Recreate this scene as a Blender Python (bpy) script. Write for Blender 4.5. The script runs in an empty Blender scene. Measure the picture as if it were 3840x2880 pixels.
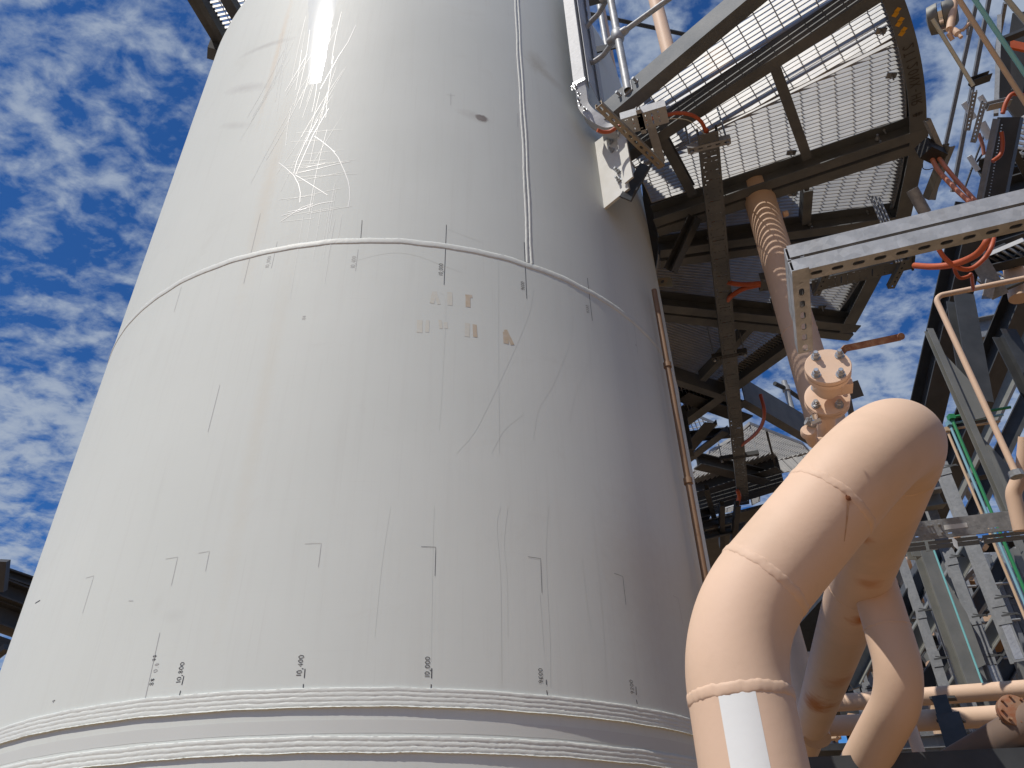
import bpy, math, random
from mathutils import Vector, Matrix
from mathutils.geometry import tessellate_polygon
V = Vector
R_ = math.radians
random.seed(7)
scene = bpy.context.scene

# ---------------------------------------------------------------- camera, sky, sun, exposure
FPX = 2864.4; TH = R_(35.233); RO = R_(1.7775)
right0 = V((1, 0, 0)); up0 = V((0, -math.sin(TH), math.cos(TH))); fwd = V((0, math.cos(TH), math.sin(TH)))
cr, sr = math.cos(RO), math.sin(RO)
camd = bpy.data.cameras.new("camera"); cam = bpy.data.objects.new("camera", camd)
scene.collection.objects.link(cam); scene.camera = cam
rv = right0 * cr - up0 * sr; uv = right0 * sr + up0 * cr
cam.matrix_world = Matrix(((rv.x, uv.x, -fwd.x, 0), (rv.y, uv.y, -fwd.y, 0), (rv.z, uv.z, -fwd.z, 0), (0, 0, 0, 1)))
camd.sensor_width = 36; camd.lens = FPX / 3840 * 36; camd.clip_start = 0.02; camd.clip_end = 6000

SUN_AZ, SUN_EL = 225.3, 57.0
sund = bpy.data.lights.new("sun", 'SUN'); sund.energy = 3.75; sund.angle = R_(0.53); sund.color = (1.0, 0.945, 0.865)
sun = bpy.data.objects.new("sun", sund); scene.collection.objects.link(sun)
sd = V((math.sin(R_(SUN_AZ)) * math.cos(R_(SUN_EL)), math.cos(R_(SUN_AZ)) * math.cos(R_(SUN_EL)), math.sin(R_(SUN_EL))))
sun.rotation_euler = sd.to_track_quat('Z', 'Y').to_euler()
sun.location = sd * 50

world = bpy.data.worlds.new("World"); scene.world = world; world.use_nodes = True
nt = world.node_tree; N = nt.nodes; L = nt.links; N.clear()
def nn(nt, typ, **kw):
    n = nt.nodes.new(typ)
    for k, v in kw.items(): setattr(n, k, v)
    return n
def mathn(nt, op, a, b=None, c=None):
    n = nt.nodes.new('ShaderNodeMath'); n.operation = op
    for i, x in enumerate((a, b, c)):
        if x is None: continue
        if isinstance(x, (int, float)): n.inputs[i].default_value = x
        else: nt.links.new(x, n.inputs[i])
    return n.outputs[0]
def ramp(nt, fac, stops):
    n = nt.nodes.new('ShaderNodeValToRGB'); nt.links.new(fac, n.inputs[0])
    els = n.color_ramp.elements
    while len(els) > 1: els.remove(els[0])
    els[0].position = stops[0][0]; els[0].color = tuple(stops[0][1]) + (1,)
    for p, c in stops[1:]:
        e = els.new(p); e.color = tuple(c) + (1,)
    return n.outputs[0]
def mix(nt, fac, a, b, typ='MIX'):
    n = nt.nodes.new('ShaderNodeMix'); n.data_type = 'RGBA'; n.blend_type = typ
    for i, x in ((0, fac), (6, a), (7, b)):
        if isinstance(x, (int, float)): n.inputs[i].default_value = x
        elif isinstance(x, tuple): n.inputs[i].default_value = x + (1,)
        else: nt.links.new(x, n.inputs[i])
    return n.outputs[2]
sky = nn(nt, 'ShaderNodeTexSky', sky_type='NISHITA', sun_disc=False, sun_elevation=R_(SUN_EL), sun_rotation=R_(SUN_AZ))
sky.air_density = 1.0; sky.dust_density = 0.3; sky.ozone_density = 3.0; sky.altitude = 300
tc = nn(nt, 'ShaderNodeTexCoord'); sep = nn(nt, 'ShaderNodeSeparateXYZ'); L.new(tc.outputs['Generated'], sep.inputs[0])
zz = mathn(nt, 'ADD', mathn(nt, 'MAXIMUM', sep.outputs[2], 0.0), 0.22)
cmb = nn(nt, 'ShaderNodeCombineXYZ')
L.new(mathn(nt, 'DIVIDE', sep.outputs[0], zz), cmb.inputs[0]); L.new(mathn(nt, 'DIVIDE', sep.outputs[1], zz), cmb.inputs[1])
mp = nn(nt, 'ShaderNodeMapping'); mp.inputs['Rotation'].default_value = (0, 0, R_(-62)); mp.inputs['Scale'].default_value = (5.4, 7.0, 1)
mp.inputs['Location'].default_value = (1.7, 0.6, 0)
L.new(cmb.outputs[0], mp.inputs[0])
n1 = nn(nt, 'ShaderNodeTexNoise'); n1.inputs['Scale'].default_value = 3.4; n1.inputs['Detail'].default_value = 9; n1.inputs['Roughness'].default_value = 0.56; n1.inputs['Distortion'].default_value = 0.35
n2 = nn(nt, 'ShaderNodeTexNoise'); n2.inputs['Scale'].default_value = 0.55; n2.inputs['Detail'].default_value = 3
n3 = nn(nt, 'ShaderNodeTexNoise'); n3.inputs['Scale'].default_value = 11.0; n3.inputs['Detail'].default_value = 6; n3.inputs['Roughness'].default_value = 0.6
for n in (n1, n2, n3): L.new(mp.outputs[0], n.inputs['Vector'])
dens = mathn(nt, 'ADD', mathn(nt, 'MULTIPLY', n1.outputs[0], 0.95), mathn(nt, 'ADD', mathn(nt, 'MULTIPLY', n2.outputs[0], 0.75), mathn(nt, 'MULTIPLY', n3.outputs[0], 0.30)))
dens = mathn(nt, 'MULTIPLY', dens, 0.8)
cov = ramp(nt, dens, [(0.0, (0, 0, 0)), (0.685, (0, 0, 0)), (0.88, (0.75, 0.75, 0.75)), (1.0, (0.95, 0.95, 0.95))])
skyc = mix(nt, 1.0, sky.outputs[0], (0.48, 1.16, 2.0), 'MULTIPLY')
cloudc = ramp(nt, dens, [(0.68, (4.9, 6.5, 9.3)), (0.92, (7.4, 8.7, 10.8))])
out = mix(nt, cov, skyc, cloudc)
bg = nn(nt, 'ShaderNodeBackground'); bg.inputs[1].default_value = 0.05; L.new(out, bg.inputs[0])
wo = nn(nt, 'ShaderNodeOutputWorld'); L.new(bg.outputs[0], wo.inputs[0])
vs = scene.view_settings; vs.view_transform = 'Standard'; vs.look = 'None'; vs.exposure = 0.0; vs.gamma = 1.0

# ---------------------------------------------------------------- photo geometry helpers (camera at the origin, eye 1.6 m above the ground)
EYE = 1.6
AZT = R_(-9.489); DT = 4.3472; RT = 1.7823
TX, TY = DT * math.sin(AZT), DT * math.cos(AZT)
def ray(px, py):
    a, b = px - 1920, 1440 - py
    u = cr * a + sr * b; v = -sr * a + cr * b
    return (right0 * u + up0 * v) / FPX + fwd
def U(px, py, d): return ray(px, py) * d
def UZ(px, py, z):
    r = ray(px, py); return r * (z / r.z)
def pj(P):
    d = P.dot(fwd); u = P.dot(right0) / d * FPX; v = P.dot(up0) / d * FPX
    return 1920 + cr * u - sr * v, 1440 - (sr * u + cr * v), d
def VL(P, py):
    "point on the vertical through P seen at picture height py"
    lo, hi = -4.0, 40.0
    for _ in range(50):
        m = (lo + hi) / 2; q = V((P[0], P[1], m))
        if q.dot(fwd) < 0.05 or pj(q)[1] > py: lo = m
        else: hi = m
    return V((P[0], P[1], lo))
def OC(px, py, r=RT):
    d = ray(px, py); a = d.x ** 2 + d.y ** 2; b = -2 * (d.x * TX + d.y * TY); c = TX * TX + TY * TY - r * r
    q = b * b - 4 * a * c
    if q < 0: return None
    P = d * ((-b - math.sqrt(q)) / 2 / a)
    ph = (math.atan2(P.x - TX, P.y - TY) - (math.pi + AZT) + math.pi) % (2 * math.pi) - math.pi
    return P, ph
def CP(phi, z, dr=0.0):
    a = math.pi + AZT + phi
    return V((TX + (RT + dr) * math.sin(a), TY + (RT + dr) * math.cos(a), z))
def CN(phi):
    a = math.pi + AZT + phi
    return V((math.sin(a), math.cos(a), 0))
def TP(az, r, z):
    "plan polar point about the tower axis"
    return V((TX + r * math.sin(R_(az)), TY + r * math.cos(R_(az)), z))

# ---------------------------------------------------------------- mesh collector
class MB:
    def __init__(s): s.v = []; s.f = []
    def add(s, vs, fs):
        o = len(s.v); s.v += [V(p) for p in vs]; s.f += [tuple(i + o for i in f) for f in fs]
    def box(s, c, ax, ay, az):
        "centre and three half-axis vectors"
        c = V(c); p = []
        for i in (-1, 1):
            for j in (-1, 1):
                for k in (-1, 1): p.append(c + ax * i + ay * j + az * k)
        s.add(p, [(0, 1, 3, 2), (4, 6, 7, 5), (0, 4, 5, 1), (2, 3, 7, 6), (0, 2, 6, 4), (1, 5, 7, 3)])
    def sweep(s, sec, path, up=V((0, 0, 1)), closed=False, caps=True):
        path = [V(p) for p in path]; n = len(sec); m = len(path); vs = []
        for i, p in enumerate(path):
            if closed: t = path[(i + 1) % m] - path[i - 1]
            else: t = path[min(i + 1, m - 1)] - path[max(i - 1, 0)]
            t.normalize(); side = t.cross(up).normalized(); u2 = side.cross(t)
            k = 1.0
            if 0 < i < m - 1:
                a = (path[i] - path[i - 1]).normalized(); b = (path[i + 1] - path[i]).normalized()
                k = 1 / max(0.5, math.sqrt(max(0.01, (1 + a.dot(b)) / 2)))
            vs += [p + side * (x * k) + u2 * y for x, y in sec]
        fs = []
        for i in range(m if closed else m - 1):
            a, b = i * n, ((i + 1) % m) * n
            for j in range(n):
                k = (j + 1) % n; fs.append((a + j, b + j, b + k, a + k))
        if caps and not closed:
            fs.append(tuple(range(n))); fs.append(tuple((m - 1) * n + j for j in reversed(range(n))))
        s.add(vs, fs)
    def tube(s, path, r, n=14, caps=True, rr=None):
        path = [V(p) for p in path]; m = len(path); vs = []
        t = (path[1] - path[0]).normalized()
        a = t.orthogonal().normalized()
        for i, p in enumerate(path):
            t2 = (path[min(i + 1, m - 1)] - path[max(i - 1, 0)]).normalized()
            q = t.rotation_difference(t2); a = (q @ a); a = (a - t2 * a.dot(t2)).normalized(); t = t2
            b = t.cross(a); rad = rr[i] if rr else r
            vs += [p + (a * math.cos(2 * math.pi * j / n) + b * math.sin(2 * math.pi * j / n)) * rad for j in range(n)]
        fs = []
        for i in range(m - 1):
            for j in range(n):
                k = (j + 1) % n; fs.append((i * n + j, i * n + k, (i + 1) * n + k, (i + 1) * n + j))
        if caps: fs.append(tuple(reversed(range(n)))); fs.append(tuple((m - 1) * n + j for j in range(n)))
        s.add(vs, fs)
    def lathe(s, o, axis, prof, n=32, caps=True):
        axis = V(axis).normalized(); a = axis.orthogonal().normalized(); b = axis.cross(a); vs = []; fs = []
        for t, r in prof:
            vs += [V(o) + axis * t + (a * math.cos(2 * math.pi * j / n) + b * math.sin(2 * math.pi * j / n)) * r for j in range(n)]
        for i in range(len(prof) - 1):
            for j in range(n):
                k = (j + 1) % n; fs.append((i * n + j, i * n + k, (i + 1) * n + k, (i + 1) * n + j))
        if caps: fs.append(tuple(reversed(range(n)))); fs.append(tuple((len(prof) - 1) * n + j for j in range(n)))
        s.add(vs, fs)
    def plate(s, loops, X, Y, O, th):
        "flat plate with holes: loops of (x, y); thickness th along X x Y"
        Z = X.cross(Y).normalized() * th
        lp = [[V((x, y, 0)) for x, y in l] for l in loops]; flat = [p for l in lp for p in l]
        tris = tessellate_polygon(lp); n = len(flat)
        vs = [V(O) + X * p.x + Y * p.y for p in flat] + [V(O) + X * p.x + Y * p.y + Z for p in flat]
        fs = []
        for t in tris: fs.append(tuple(t)); fs.append(tuple(i + n for i in reversed(t)))
        k = 0
        for l in lp:
            m = len(l)
            for i in range(m): j = (i + 1) % m; fs.append((k + i, k + j, k + j + n, k + i + n))
            k += m
        s.add(vs, fs)

LOC = {}
def wl(o): return LOC.get(o.name, V((0, 0, 0)))
def obj(name, mb, mat, parent=None, smooth=True, ang=32):
    base = wl(parent) if parent else sum(mb.v, V((0, 0, 0))) / max(1, len(mb.v))
    me = bpy.data.meshes.new(name); me.from_pydata([tuple(p - base) for p in mb.v], [], mb.f); me.validate()
    me.materials.append(mat)
    import bmesh
    bm = bmesh.new(); bm.from_mesh(me); bmesh.ops.recalc_face_normals(bm, faces=bm.faces); bm.to_mesh(me); bm.free()
    if smooth:
        me.polygons.foreach_set('use_smooth', [True] * len(me.polygons)); me.set_sharp_from_angle(angle=R_(ang))
    o = bpy.data.objects.new(name, me); scene.collection.objects.link(o)
    if parent: o.parent = parent
    else: o.location = base
    LOC[o.name] = base
    return o
def tag(o, label, cat, group=None, kind=None):
    if label: o['label'] = label
    if cat: o['category'] = cat
    if group: o['group'] = group
    if kind: o['kind'] = kind
    return o
def thing(name, loc, label, cat, group=None):
    o = bpy.data.objects.new(name, None); o.empty_display_size = 0.1; scene.collection.objects.link(o)
    o.location = V(loc); LOC[o.name] = V(loc)
    return tag(o, label, cat, group)
def fillet(pts, r, n=10):
    pts = [V(p) for p in pts]; rs = r if isinstance(r, (list, tuple)) else [r] * len(pts); out = [pts[0]]
    for i in range(1, len(pts) - 1):
        a, b, c = pts[i - 1], pts[i], pts[i + 1]; u = (a - b).normalized(); v = (c - b).normalized()
        th = math.acos(max(-1, min(1, u.dot(v)))); t = rs[i] / math.tan(th / 2)
        t = min(t, (a - b).length * 0.499 if i > 1 else (a - b).length * .98, (c - b).length * 0.499 if i < len(pts) - 2 else (c - b).length * .98)
        rad = t * math.tan(th / 2); cen = b + (u + v).normalized() * (rad / math.sin(th / 2))
        p0 = b + u * t; p1 = b + v * t; e0 = p0 - cen; e1 = p1 - cen; an = e0.angle(e1); 
        for k in range(n + 1):
            f = k / n; out.append(cen + (e0 * math.sin((1 - f) * an) + e1 * math.sin(f * an)) / math.sin(an))
    out.append(pts[-1]); return out
def bez(pts, n=24):
    "smooth curve through points"
    pts = [V(p) for p in pts]; P = [pts[0] * 2 - pts[1]] + pts + [pts[-1] * 2 - pts[-2]]; out = []
    for i in range(1, len(P) - 2):
        for k in range(n // (len(pts) - 1) + 1):
            t = k / (n // (len(pts) - 1) + 1); a, b, c, d = P[i - 1], P[i], P[i + 1], P[i + 2]
            out.append(0.5 * ((2 * b) + (c - a) * t + (2 * a - 5 * b + 4 * c - d) * t * t + (3 * b - a - 3 * c + d) * t ** 3))
    out.append(pts[-1]); return out
# sections, (sideways, up)
def UH(px, py, h):
    r = ray(px, py); return r * (h / math.hypot(r.x, r.y))
def s_rect(w, h): return [(-w / 2, -h / 2), (w / 2, -h / 2), (w / 2, h / 2), (-w / 2, h / 2)]
def s_I(w, h, tf=.012, tw=.008): return [(-w/2, -h/2), (w/2, -h/2), (w/2, -h/2+tf), (tw/2, -h/2+tf), (tw/2, h/2-tf), (w/2, h/2-tf), (w/2, h/2), (-w/2, h/2), (-w/2, h/2-tf), (-tw/2, h/2-tf), (-tw/2, -h/2+tf), (-w/2, -h/2+tf)]
def s_C(w, h, t=.008, flip=1):
    "channel, web at x=0, toes towards +x*flip, bottom at y=0"
    f = flip; return [(0, 0), (w*f, 0), (w*f, t), (t*f, t), (t*f, h-t), (w*f, h-t), (w*f, h), (0, h)]
def s_L(w, h, t=.006, flip=1):
    f = flip; return [(0, 0), (w*f, 0), (w*f, t), (t*f, t), (t*f, h), (0, h)]
def hexbolt(mb, P, ax, r=.012, h=.014, stud=.0, sr_=None):
    ax = V(ax).normalized()
    mb.lathe(P, ax, [(0, r * 1.25), (.003, r * 1.25)], 16); mb.lathe(V(P) + ax * .003, ax, [(0, r), (h, r), (h + .002, r * .8)], 6)
    if stud: mb.lathe(V(P) + ax * h, ax, [(0, sr_ or r * .55), (stud, sr_ or r * .55)], 10)

# ---------------------------------------------------------------- materials
def mat(name, base, rough=.5, metal=0.0, coat=0.0, spec=.5, vary=None, vscale=8, rust=None, rscale=3, rlo=.6, rhi=.75, bump=0.0, bscale=60, vor=None, stretch=(1, 1, 1), dirt=None):
    m = bpy.data.materials.new(name); m.use_nodes = True; t = m.node_tree; b = t.nodes['Principled BSDF']
    b.inputs['Roughness'].default_value = rough; b.inputs['Metallic'].default_value = metal
    b.inputs['Coat Weight'].default_value = coat; b.inputs['Coat Roughness'].default_value = .12
    b.inputs['Specular IOR Level'].default_value = spec
    g = t.nodes.new('ShaderNodeNewGeometry'); mpn = t.nodes.new('ShaderNodeMapping'); mpn.inputs['Scale'].default_value = stretch
    t.links.new(g.outputs['Position'], mpn.inputs[0]); pos = mpn.outputs[0]
    col = base
    def noise(sc, det=5, ro=.55, dis=0.0):
        n = t.nodes.new('ShaderNodeTexNoise'); n.inputs['Scale'].default_value = sc; n.inputs['Detail'].default_value = det
        n.inputs['Roughness'].default_value = ro; n.inputs['Distortion'].default_value = dis; t.links.new(pos, n.inputs['Vector']); return n.outputs[0]
    if vary:
        col = mix(t, ramp(t, noise(vscale), [(.32, (0, 0, 0)), (.68, (1, 1, 1))]), base, vary)
    if vor:
        vn = t.nodes.new('ShaderNodeTexVoronoi'); vn.inputs['Scale'].default_value = vor[0]; t.links.new(pos, vn.inputs['Vector'])
        sp_ = t.nodes.new('ShaderNodeSeparateXYZ'); t.links.new(vn.outputs['Color'], sp_.inputs[0])
        col = mix(t, vor[1], col, mix(t, 1.0, col, ramp(t, sp_.outputs[0], [(0, (.55, .56, .58)), (1, (1.25, 1.25, 1.24))]), 'MULTIPLY'))
    if dirt:
        col = mix(t, mathn(t, 'MULTIPLY', ramp(t, noise(dirt[1], 8, .65, .4), [(.5, (0, 0, 0)), (.75, (1, 1, 1))]), dirt[2]), col, dirt[0])
    if rust:
        col = mix(t, ramp(t, noise(rscale, 8, .65, .3), [(rlo, (0, 0, 0)), (rhi, (1, 1, 1))]), col, rust)
    if isinstance(col, tuple): b.inputs['Base Color'].default_value = col + (1,)
    else: t.links.new(col, b.inputs['Base Color'])
    if bump:
        bn = t.nodes.new('ShaderNodeBump'); bn.inputs['Strength'].default_value = 1; bn.inputs['Distance'].default_value = bump
        t.links.new(noise(bscale, 4), bn.inputs['Height']); t.links.new(bn.outputs[0], b.inputs['Normal'])
    return m
GALV = mat('galvanised_steel', (.30, .312, .32), .52, .2, vary=(.40, .412, .425), vscale=14, vor=(55, .35), dirt=((.36, .33, .29), 5, .5), bump=.0006, bscale=90)
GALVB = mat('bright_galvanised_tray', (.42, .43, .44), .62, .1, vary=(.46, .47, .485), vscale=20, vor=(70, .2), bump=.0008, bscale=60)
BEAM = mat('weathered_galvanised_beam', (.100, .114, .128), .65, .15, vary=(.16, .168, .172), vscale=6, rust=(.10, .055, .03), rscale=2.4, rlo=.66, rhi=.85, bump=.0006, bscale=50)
GRATE = mat('grating_steel', (.40, .41, .42), .55, .15, vary=(.49, .49, .485), vscale=9, rust=(.38, .20, .11), rscale=7, rlo=.66, rhi=.80, bump=.0004)
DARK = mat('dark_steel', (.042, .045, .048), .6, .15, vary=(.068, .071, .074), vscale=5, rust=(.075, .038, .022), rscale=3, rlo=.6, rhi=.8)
SLATE = mat('blue_grey_galvanised_cover', (.21, .222, .235), .55, .2, vary=(.27, .28, .292), vscale=7, vor=(40, .25), bump=.0008)
OLIVE = mat('dull_zinc_beam', (.19, .195, .18), .6, .2, vary=(.25, .25, .23), vscale=5, rust=(.17, .10, .06), rscale=3, rlo=.66, rhi=.85)
BEIGE = mat('beige_pipe_paint', (.76, .54, .395), .58, 0, coat=0, spec=.22, vary=(.73, .52, .37), vscale=3, dirt=((.55, .40, .28), 2.2, .5), rust=(.58, .34, .17), rscale=2.0, rlo=.72, rhi=.9, bump=.0005, bscale=45)
TAN = mat('tan_tube_paint', (.66, .47, .31), .4, 0, coat=.2, vary=(.60, .43, .28), vscale=6)
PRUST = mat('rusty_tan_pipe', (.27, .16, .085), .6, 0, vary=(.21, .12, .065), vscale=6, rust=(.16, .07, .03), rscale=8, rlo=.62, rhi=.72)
RUST = mat('rusty_steel', (.20, .075, .035), .75, 0, vary=(.33, .17, .09), vscale=30, dirt=((.45, .33, .2), 60, .6), bump=.001, bscale=150)
RUSTSPOT = mat('rust_spot', (.16, .05, .02), .85, 0, vary=(.30, .11, .04), vscale=90)
RUSTRUN = mat('rust_run', (.50, .27, .14), .6, 0, vary=(.58, .38, .25), vscale=60)
CABLE = mat('orange_cable_sheath', (.50, .105, .035), .5, 0, vary=(.42, .085, .032), vscale=12)
PINKC = mat('faded_orange_cable', (.62, .26, .17), .5, 0, vary=(.55, .20, .12), vscale=9)
BLACK = mat('black_rubber', (.02, .02, .022), .5)
GREENT = mat('green_tube', (.035, .26, .10), .4, 0, coat=.2)
BLUET = mat('light_blue_tube', (.24, .47, .58), .4, 0, coat=.2)
CYAN = mat('turquoise_tube', (.22, .55, .55), .4, 0, coat=.2)
CREAM = mat('cream_tube', (.60, .58, .45), .45)
WHITE = mat('white_tape', (.86, .865, .84), .6, vary=(.82, .83, .80), vscale=5, bump=.0003)
CHROME = mat('polished_steel', (.75, .75, .76), .12, 1.0)
ZINC = mat('zinc_bolt', (.36, .38, .40), .4, .7, vary=(.48, .5, .52), vscale=80)
FAINTINK = mat('weathered_stencil_ink', (.06, .055, .05), .7)
INK = mat('black_marker_ink', (.05, .05, .055), .6)
PENCIL = mat('faded_marker_ink', (.46, .455, .44), .6)
STENC = mat('faded_orange_stencil', (.66, .635, .53), .5, vary=(.67, .66, .585), vscale=60)
STENC2 = mat('orange_stencil', (.56, .45, .30), .5, vary=(.60, .52, .42), vscale=50)
YEL = mat('yellow_paint', (.75, .38, .02), .5)
CRATE = mat('red_paint', (.55, .09, .03), .5)

# ---------------------------------------------------------------- tower paint
def SZ(px, py):
    P, ph = OC(px, py); return (ph * RT, P.z)
def tower_paint():
    m = bpy.data.materials.new('white_vessel_paint'); m.use_nodes = True; t = m.node_tree; b = t.nodes['Principled BSDF']
    g = t.nodes.new('ShaderNodeNewGeometry'); s = t.nodes.new('ShaderNodeSeparateXYZ'); t.links.new(g.outputs['Position'], s.inputs[0])
    x = mathn(t, 'SUBTRACT', s.outputs[0], TX); y = mathn(t, 'SUBTRACT', s.outputs[1], TY); z = s.outputs[2]
    # angle measured from the camera-facing line
    a0 = math.pi + AZT; cx_, sx_ = math.sin(a0), math.cos(a0)
    fw = mathn(t, 'ADD', mathn(t, 'MULTIPLY', x, cx_), mathn(t, 'MULTIPLY', y, sx_))
    sd_ = mathn(t, 'ADD', mathn(t, 'MULTIPLY', x, math.sin(a0 + math.pi / 2)), mathn(t, 'MULTIPLY', y, math.cos(a0 + math.pi / 2)))
    arc = mathn(t, 'MULTIPLY', mathn(t, 'ARCTAN2', sd_, fw), RT)
    def uv(sx, sz, off=0.0):
        c = t.nodes.new('ShaderNodeCombineXYZ'); t.links.new(mathn(t, 'MULTIPLY', arc, sx), c.inputs[0]); t.links.new(mathn(t, 'MULTIPLY', z, sz), c.inputs[1]); c.inputs[2].default_value = off; return c.outputs[0]
    def noise(v, sc, det=5, ro=.55, dis=0.0):
        n = t.nodes.new('ShaderNodeTexNoise'); n.inputs['Scale'].default_value = sc; n.inputs['Detail'].default_value = det
        n.inputs['Roughness'].default_value = ro; n.inputs['Distortion'].default_value = dis; t.links.new(v, n.inputs['Vector']); return n.outputs[0]
    base = mix(t, ramp(t, noise(uv(1, 1), 1.3, 6), [(.3, (0, 0, 0)), (.7, (1, 1, 1))]), (.655, .678, .630), (.69, .712, .664))
    st = ramp(t, noise(uv(9, .35, 3.0), 3, 7, .6), [(.52, (0, 0, 0)), (.72, (1, 1, 1))])
    base = mix(t, mathn(t, 'MULTIPLY', st, .11), base, (.50, .485, .44))
    st2 = ramp(t, noise(uv(45, .8, 9.0), 2.2, 4, .6), [(.60, (0, 0, 0)), (.70, (1, 1, 1))])
    base = mix(t, mathn(t, 'MULTIPLY', st2, .09), base, (.45, .43, .39))
    # faint horizontal brush marks
    st3 = ramp(t, noise(uv(1.5, 60, 5.0), 2.0, 4, .6), [(.60, (0, 0, 0)), (.72, (1, 1, 1))])
    base = mix(t, mathn(t, 'MULTIPLY', st3, .07), base, (.5, .49, .46))
    cl = ramp(t, noise(uv(1, 1.5, 14.0), 2.6, 9, .7, .8), [(.60, (0, 0, 0)), (.74, (1, 1, 1))])
    base = mix(t, mathn(t, 'MULTIPLY', cl, .13), base, (.47, .44, .38))
    def spot(px, py, rs, rz, colr, amt, tilt=0.0, soft=.5):
        nonlocal base
        s0, z0 = SZ(px, py); da = mathn(t, 'SUBTRACT', arc, s0); dz = mathn(t, 'SUBTRACT', z, z0)
        ca, sa = math.cos(tilt), math.sin(tilt)
        u = mathn(t, 'DIVIDE', mathn(t, 'ADD', mathn(t, 'MULTIPLY', da, ca), mathn(t, 'MULTIPLY', dz, sa)), rs)
        w = mathn(t, 'DIVIDE', mathn(t, 'SUBTRACT', mathn(t, 'MULTIPLY', dz, ca), mathn(t, 'MULTIPLY', da, sa)), rz)
        r = mathn(t, 'SQRT', mathn(t, 'ADD', mathn(t, 'MULTIPLY', u, u), mathn(t, 'MULTIPLY', w, w)))
        r = mathn(t, 'ADD', r, mathn(t, 'MULTIPLY', mathn(t, 'SUBTRACT', noise(uv(1, 1), 22, 5, .7), .5), 1.1))
        k = ramp(t, r, [(max(0, 1 - soft), (1, 1, 1)), (1.0 if soft < 1 else 1.3, (0, 0, 0))])
        base = mix(t, mathn(t, 'MULTIPLY', k, amt), base, colr)
    spot(1806, 443, .042, .034, (.16, .125, .11), .85, .5, .35)
    spot(1775, 435, .12, .05, (.45, .42, .38), .35, .2, .9)
    spot(2010, 235, .10, .14, (.36, .31, .22), .35, 0, .9)
    spot(2060, 290, .16, .06, (.36, .31, .22), .3, .5, .9)
    spot(1045, 180, .03, .85, (.66, .50, .34), .42, 0, .9)
    spot(1005, 700, .06, .95, (.64, .54, .40), .28, 0, .9)
    spot(985, 1500, .05, 1.1, (.62, .57, .46), .22, 0, .9)
    spot(1000, 170, .30, .035, (.42, .41, .39), .55, .30, .9)
    spot(920, 330, .30, .05, (.44, .43, .41), .45, .55, .9)
    spot(880, 470, .22, .035, (.46, .45, .43), .35, .6, .9)
    spot(650, 2310, .05, .03, (.40, .39, .36), .14, 0, .9)
    spot(590, 2270, .03, .06, (.42, .41, .37), .10, 0, .9)
    spot(2400, 2200, .25, .5, (.52, .47, .40), .3, 0, .9)
    t.links.new(base, b.inputs['Base Color'])
    # coat masked to the outline of the sun glare, square at its foot
    sr0, zr0 = SZ(1262, 5); sr1, zr1 = SZ(1203, 300); sl0, _ = SZ(1163, 5); sl1, _ = SZ(1158, 300)
    fz = mathn(t, 'DIVIDE', mathn(t, 'SUBTRACT', z, zr1), zr0 - zr1)
    rr_ = mathn(t, 'ADD', sr1, mathn(t, 'MULTIPLY', fz, sr0 - sr1)); ll_ = mathn(t, 'ADD', sl1, mathn(t, 'MULTIPLY', fz, sl0 - sl1))
    eg = mathn(t, 'MULTIPLY', mathn(t, 'SUBTRACT', noise(uv(1, 1), 6, 4), .5), .03)
    instrip = mathn(t, 'MULTIPLY', mathn(t, 'GREATER_THAN', mathn(t, 'ADD', arc, eg), rr_), mathn(t, 'LESS_THAN', mathn(t, 'ADD', arc, eg), ll_))
    # the glare mask stops at this foot line
    zc = SZ(1198, 309)[1]
    gl = mathn(t, 'GREATER_THAN', mathn(t, 'ADD', z, mathn(t, 'MULTIPLY', mathn(t, 'SUBTRACT', noise(uv(1, 1), 3, 3), .5), .02)), zc)
    rn = mathn(t, 'MULTIPLY', mathn(t, 'SUBTRACT', noise(uv(60, 3, 2.0), 2, 4), .5), .10)
    t.links.new(mathn(t, 'ADD', rn, mathn(t, 'SUBTRACT', .62, mathn(t, 'MULTIPLY', gl, .0))), b.inputs['Roughness'])
    b.inputs['Specular IOR Level'].default_value = .22
    t.links.new(mathn(t, 'MULTIPLY', mathn(t, 'MULTIPLY', gl, instrip), 1.0), b.inputs['Coat Weight']); b.inputs['Coat Roughness'].default_value = .07
    bn = t.nodes.new('ShaderNodeBump'); bn.inputs['Distance'].default_value = .0015; bn.inputs['Strength'].default_value = .7
    h = mathn(t, 'ADD', mathn(t, 'MULTIPLY', noise(uv(1, .6), 2.2, 4, .5), 2.0), mathn(t, 'MULTIPLY', noise(uv(1, 1), 70, 3), .12))
    t.links.new(h, bn.inputs['Height']); t.links.new(bn.outputs[0], b.inputs['Normal'])
    return m
TP_ = tower_paint()
WELD = mat('painted_weld_cap', (.71, .725, .67), .5, 0, spec=.3, vary=(.67, .68, .63), vscale=12, rust=(.52, .44, .33), rscale=9, rlo=.68, rhi=.82, bump=.0006, bscale=140)
CLEAT = mat('painted_cleat', (.68, .675, .64), .5, 0, vary=(.60, .59, .54), vscale=8, rust=(.35, .2, .1), rscale=12, rlo=.74, rhi=.86)

# ---------------------------------------------------------------- ground
mb = MB(); S = 3000
mb.add([(-S, -S, -EYE), (S, -S, -EYE), (S, S, -EYE), (-S, S, -EYE)], [(0, 1, 2, 3)])
GROUND = mat('red_dirt_ground', (.30, .19, .095), .95, 0, vary=(.25, .155, .078), vscale=.8, dirt=((.36, .2, .1), 3, .5))
tag(obj('ground', mb, GROUND, smooth=False), None, None, kind='structure')

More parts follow.
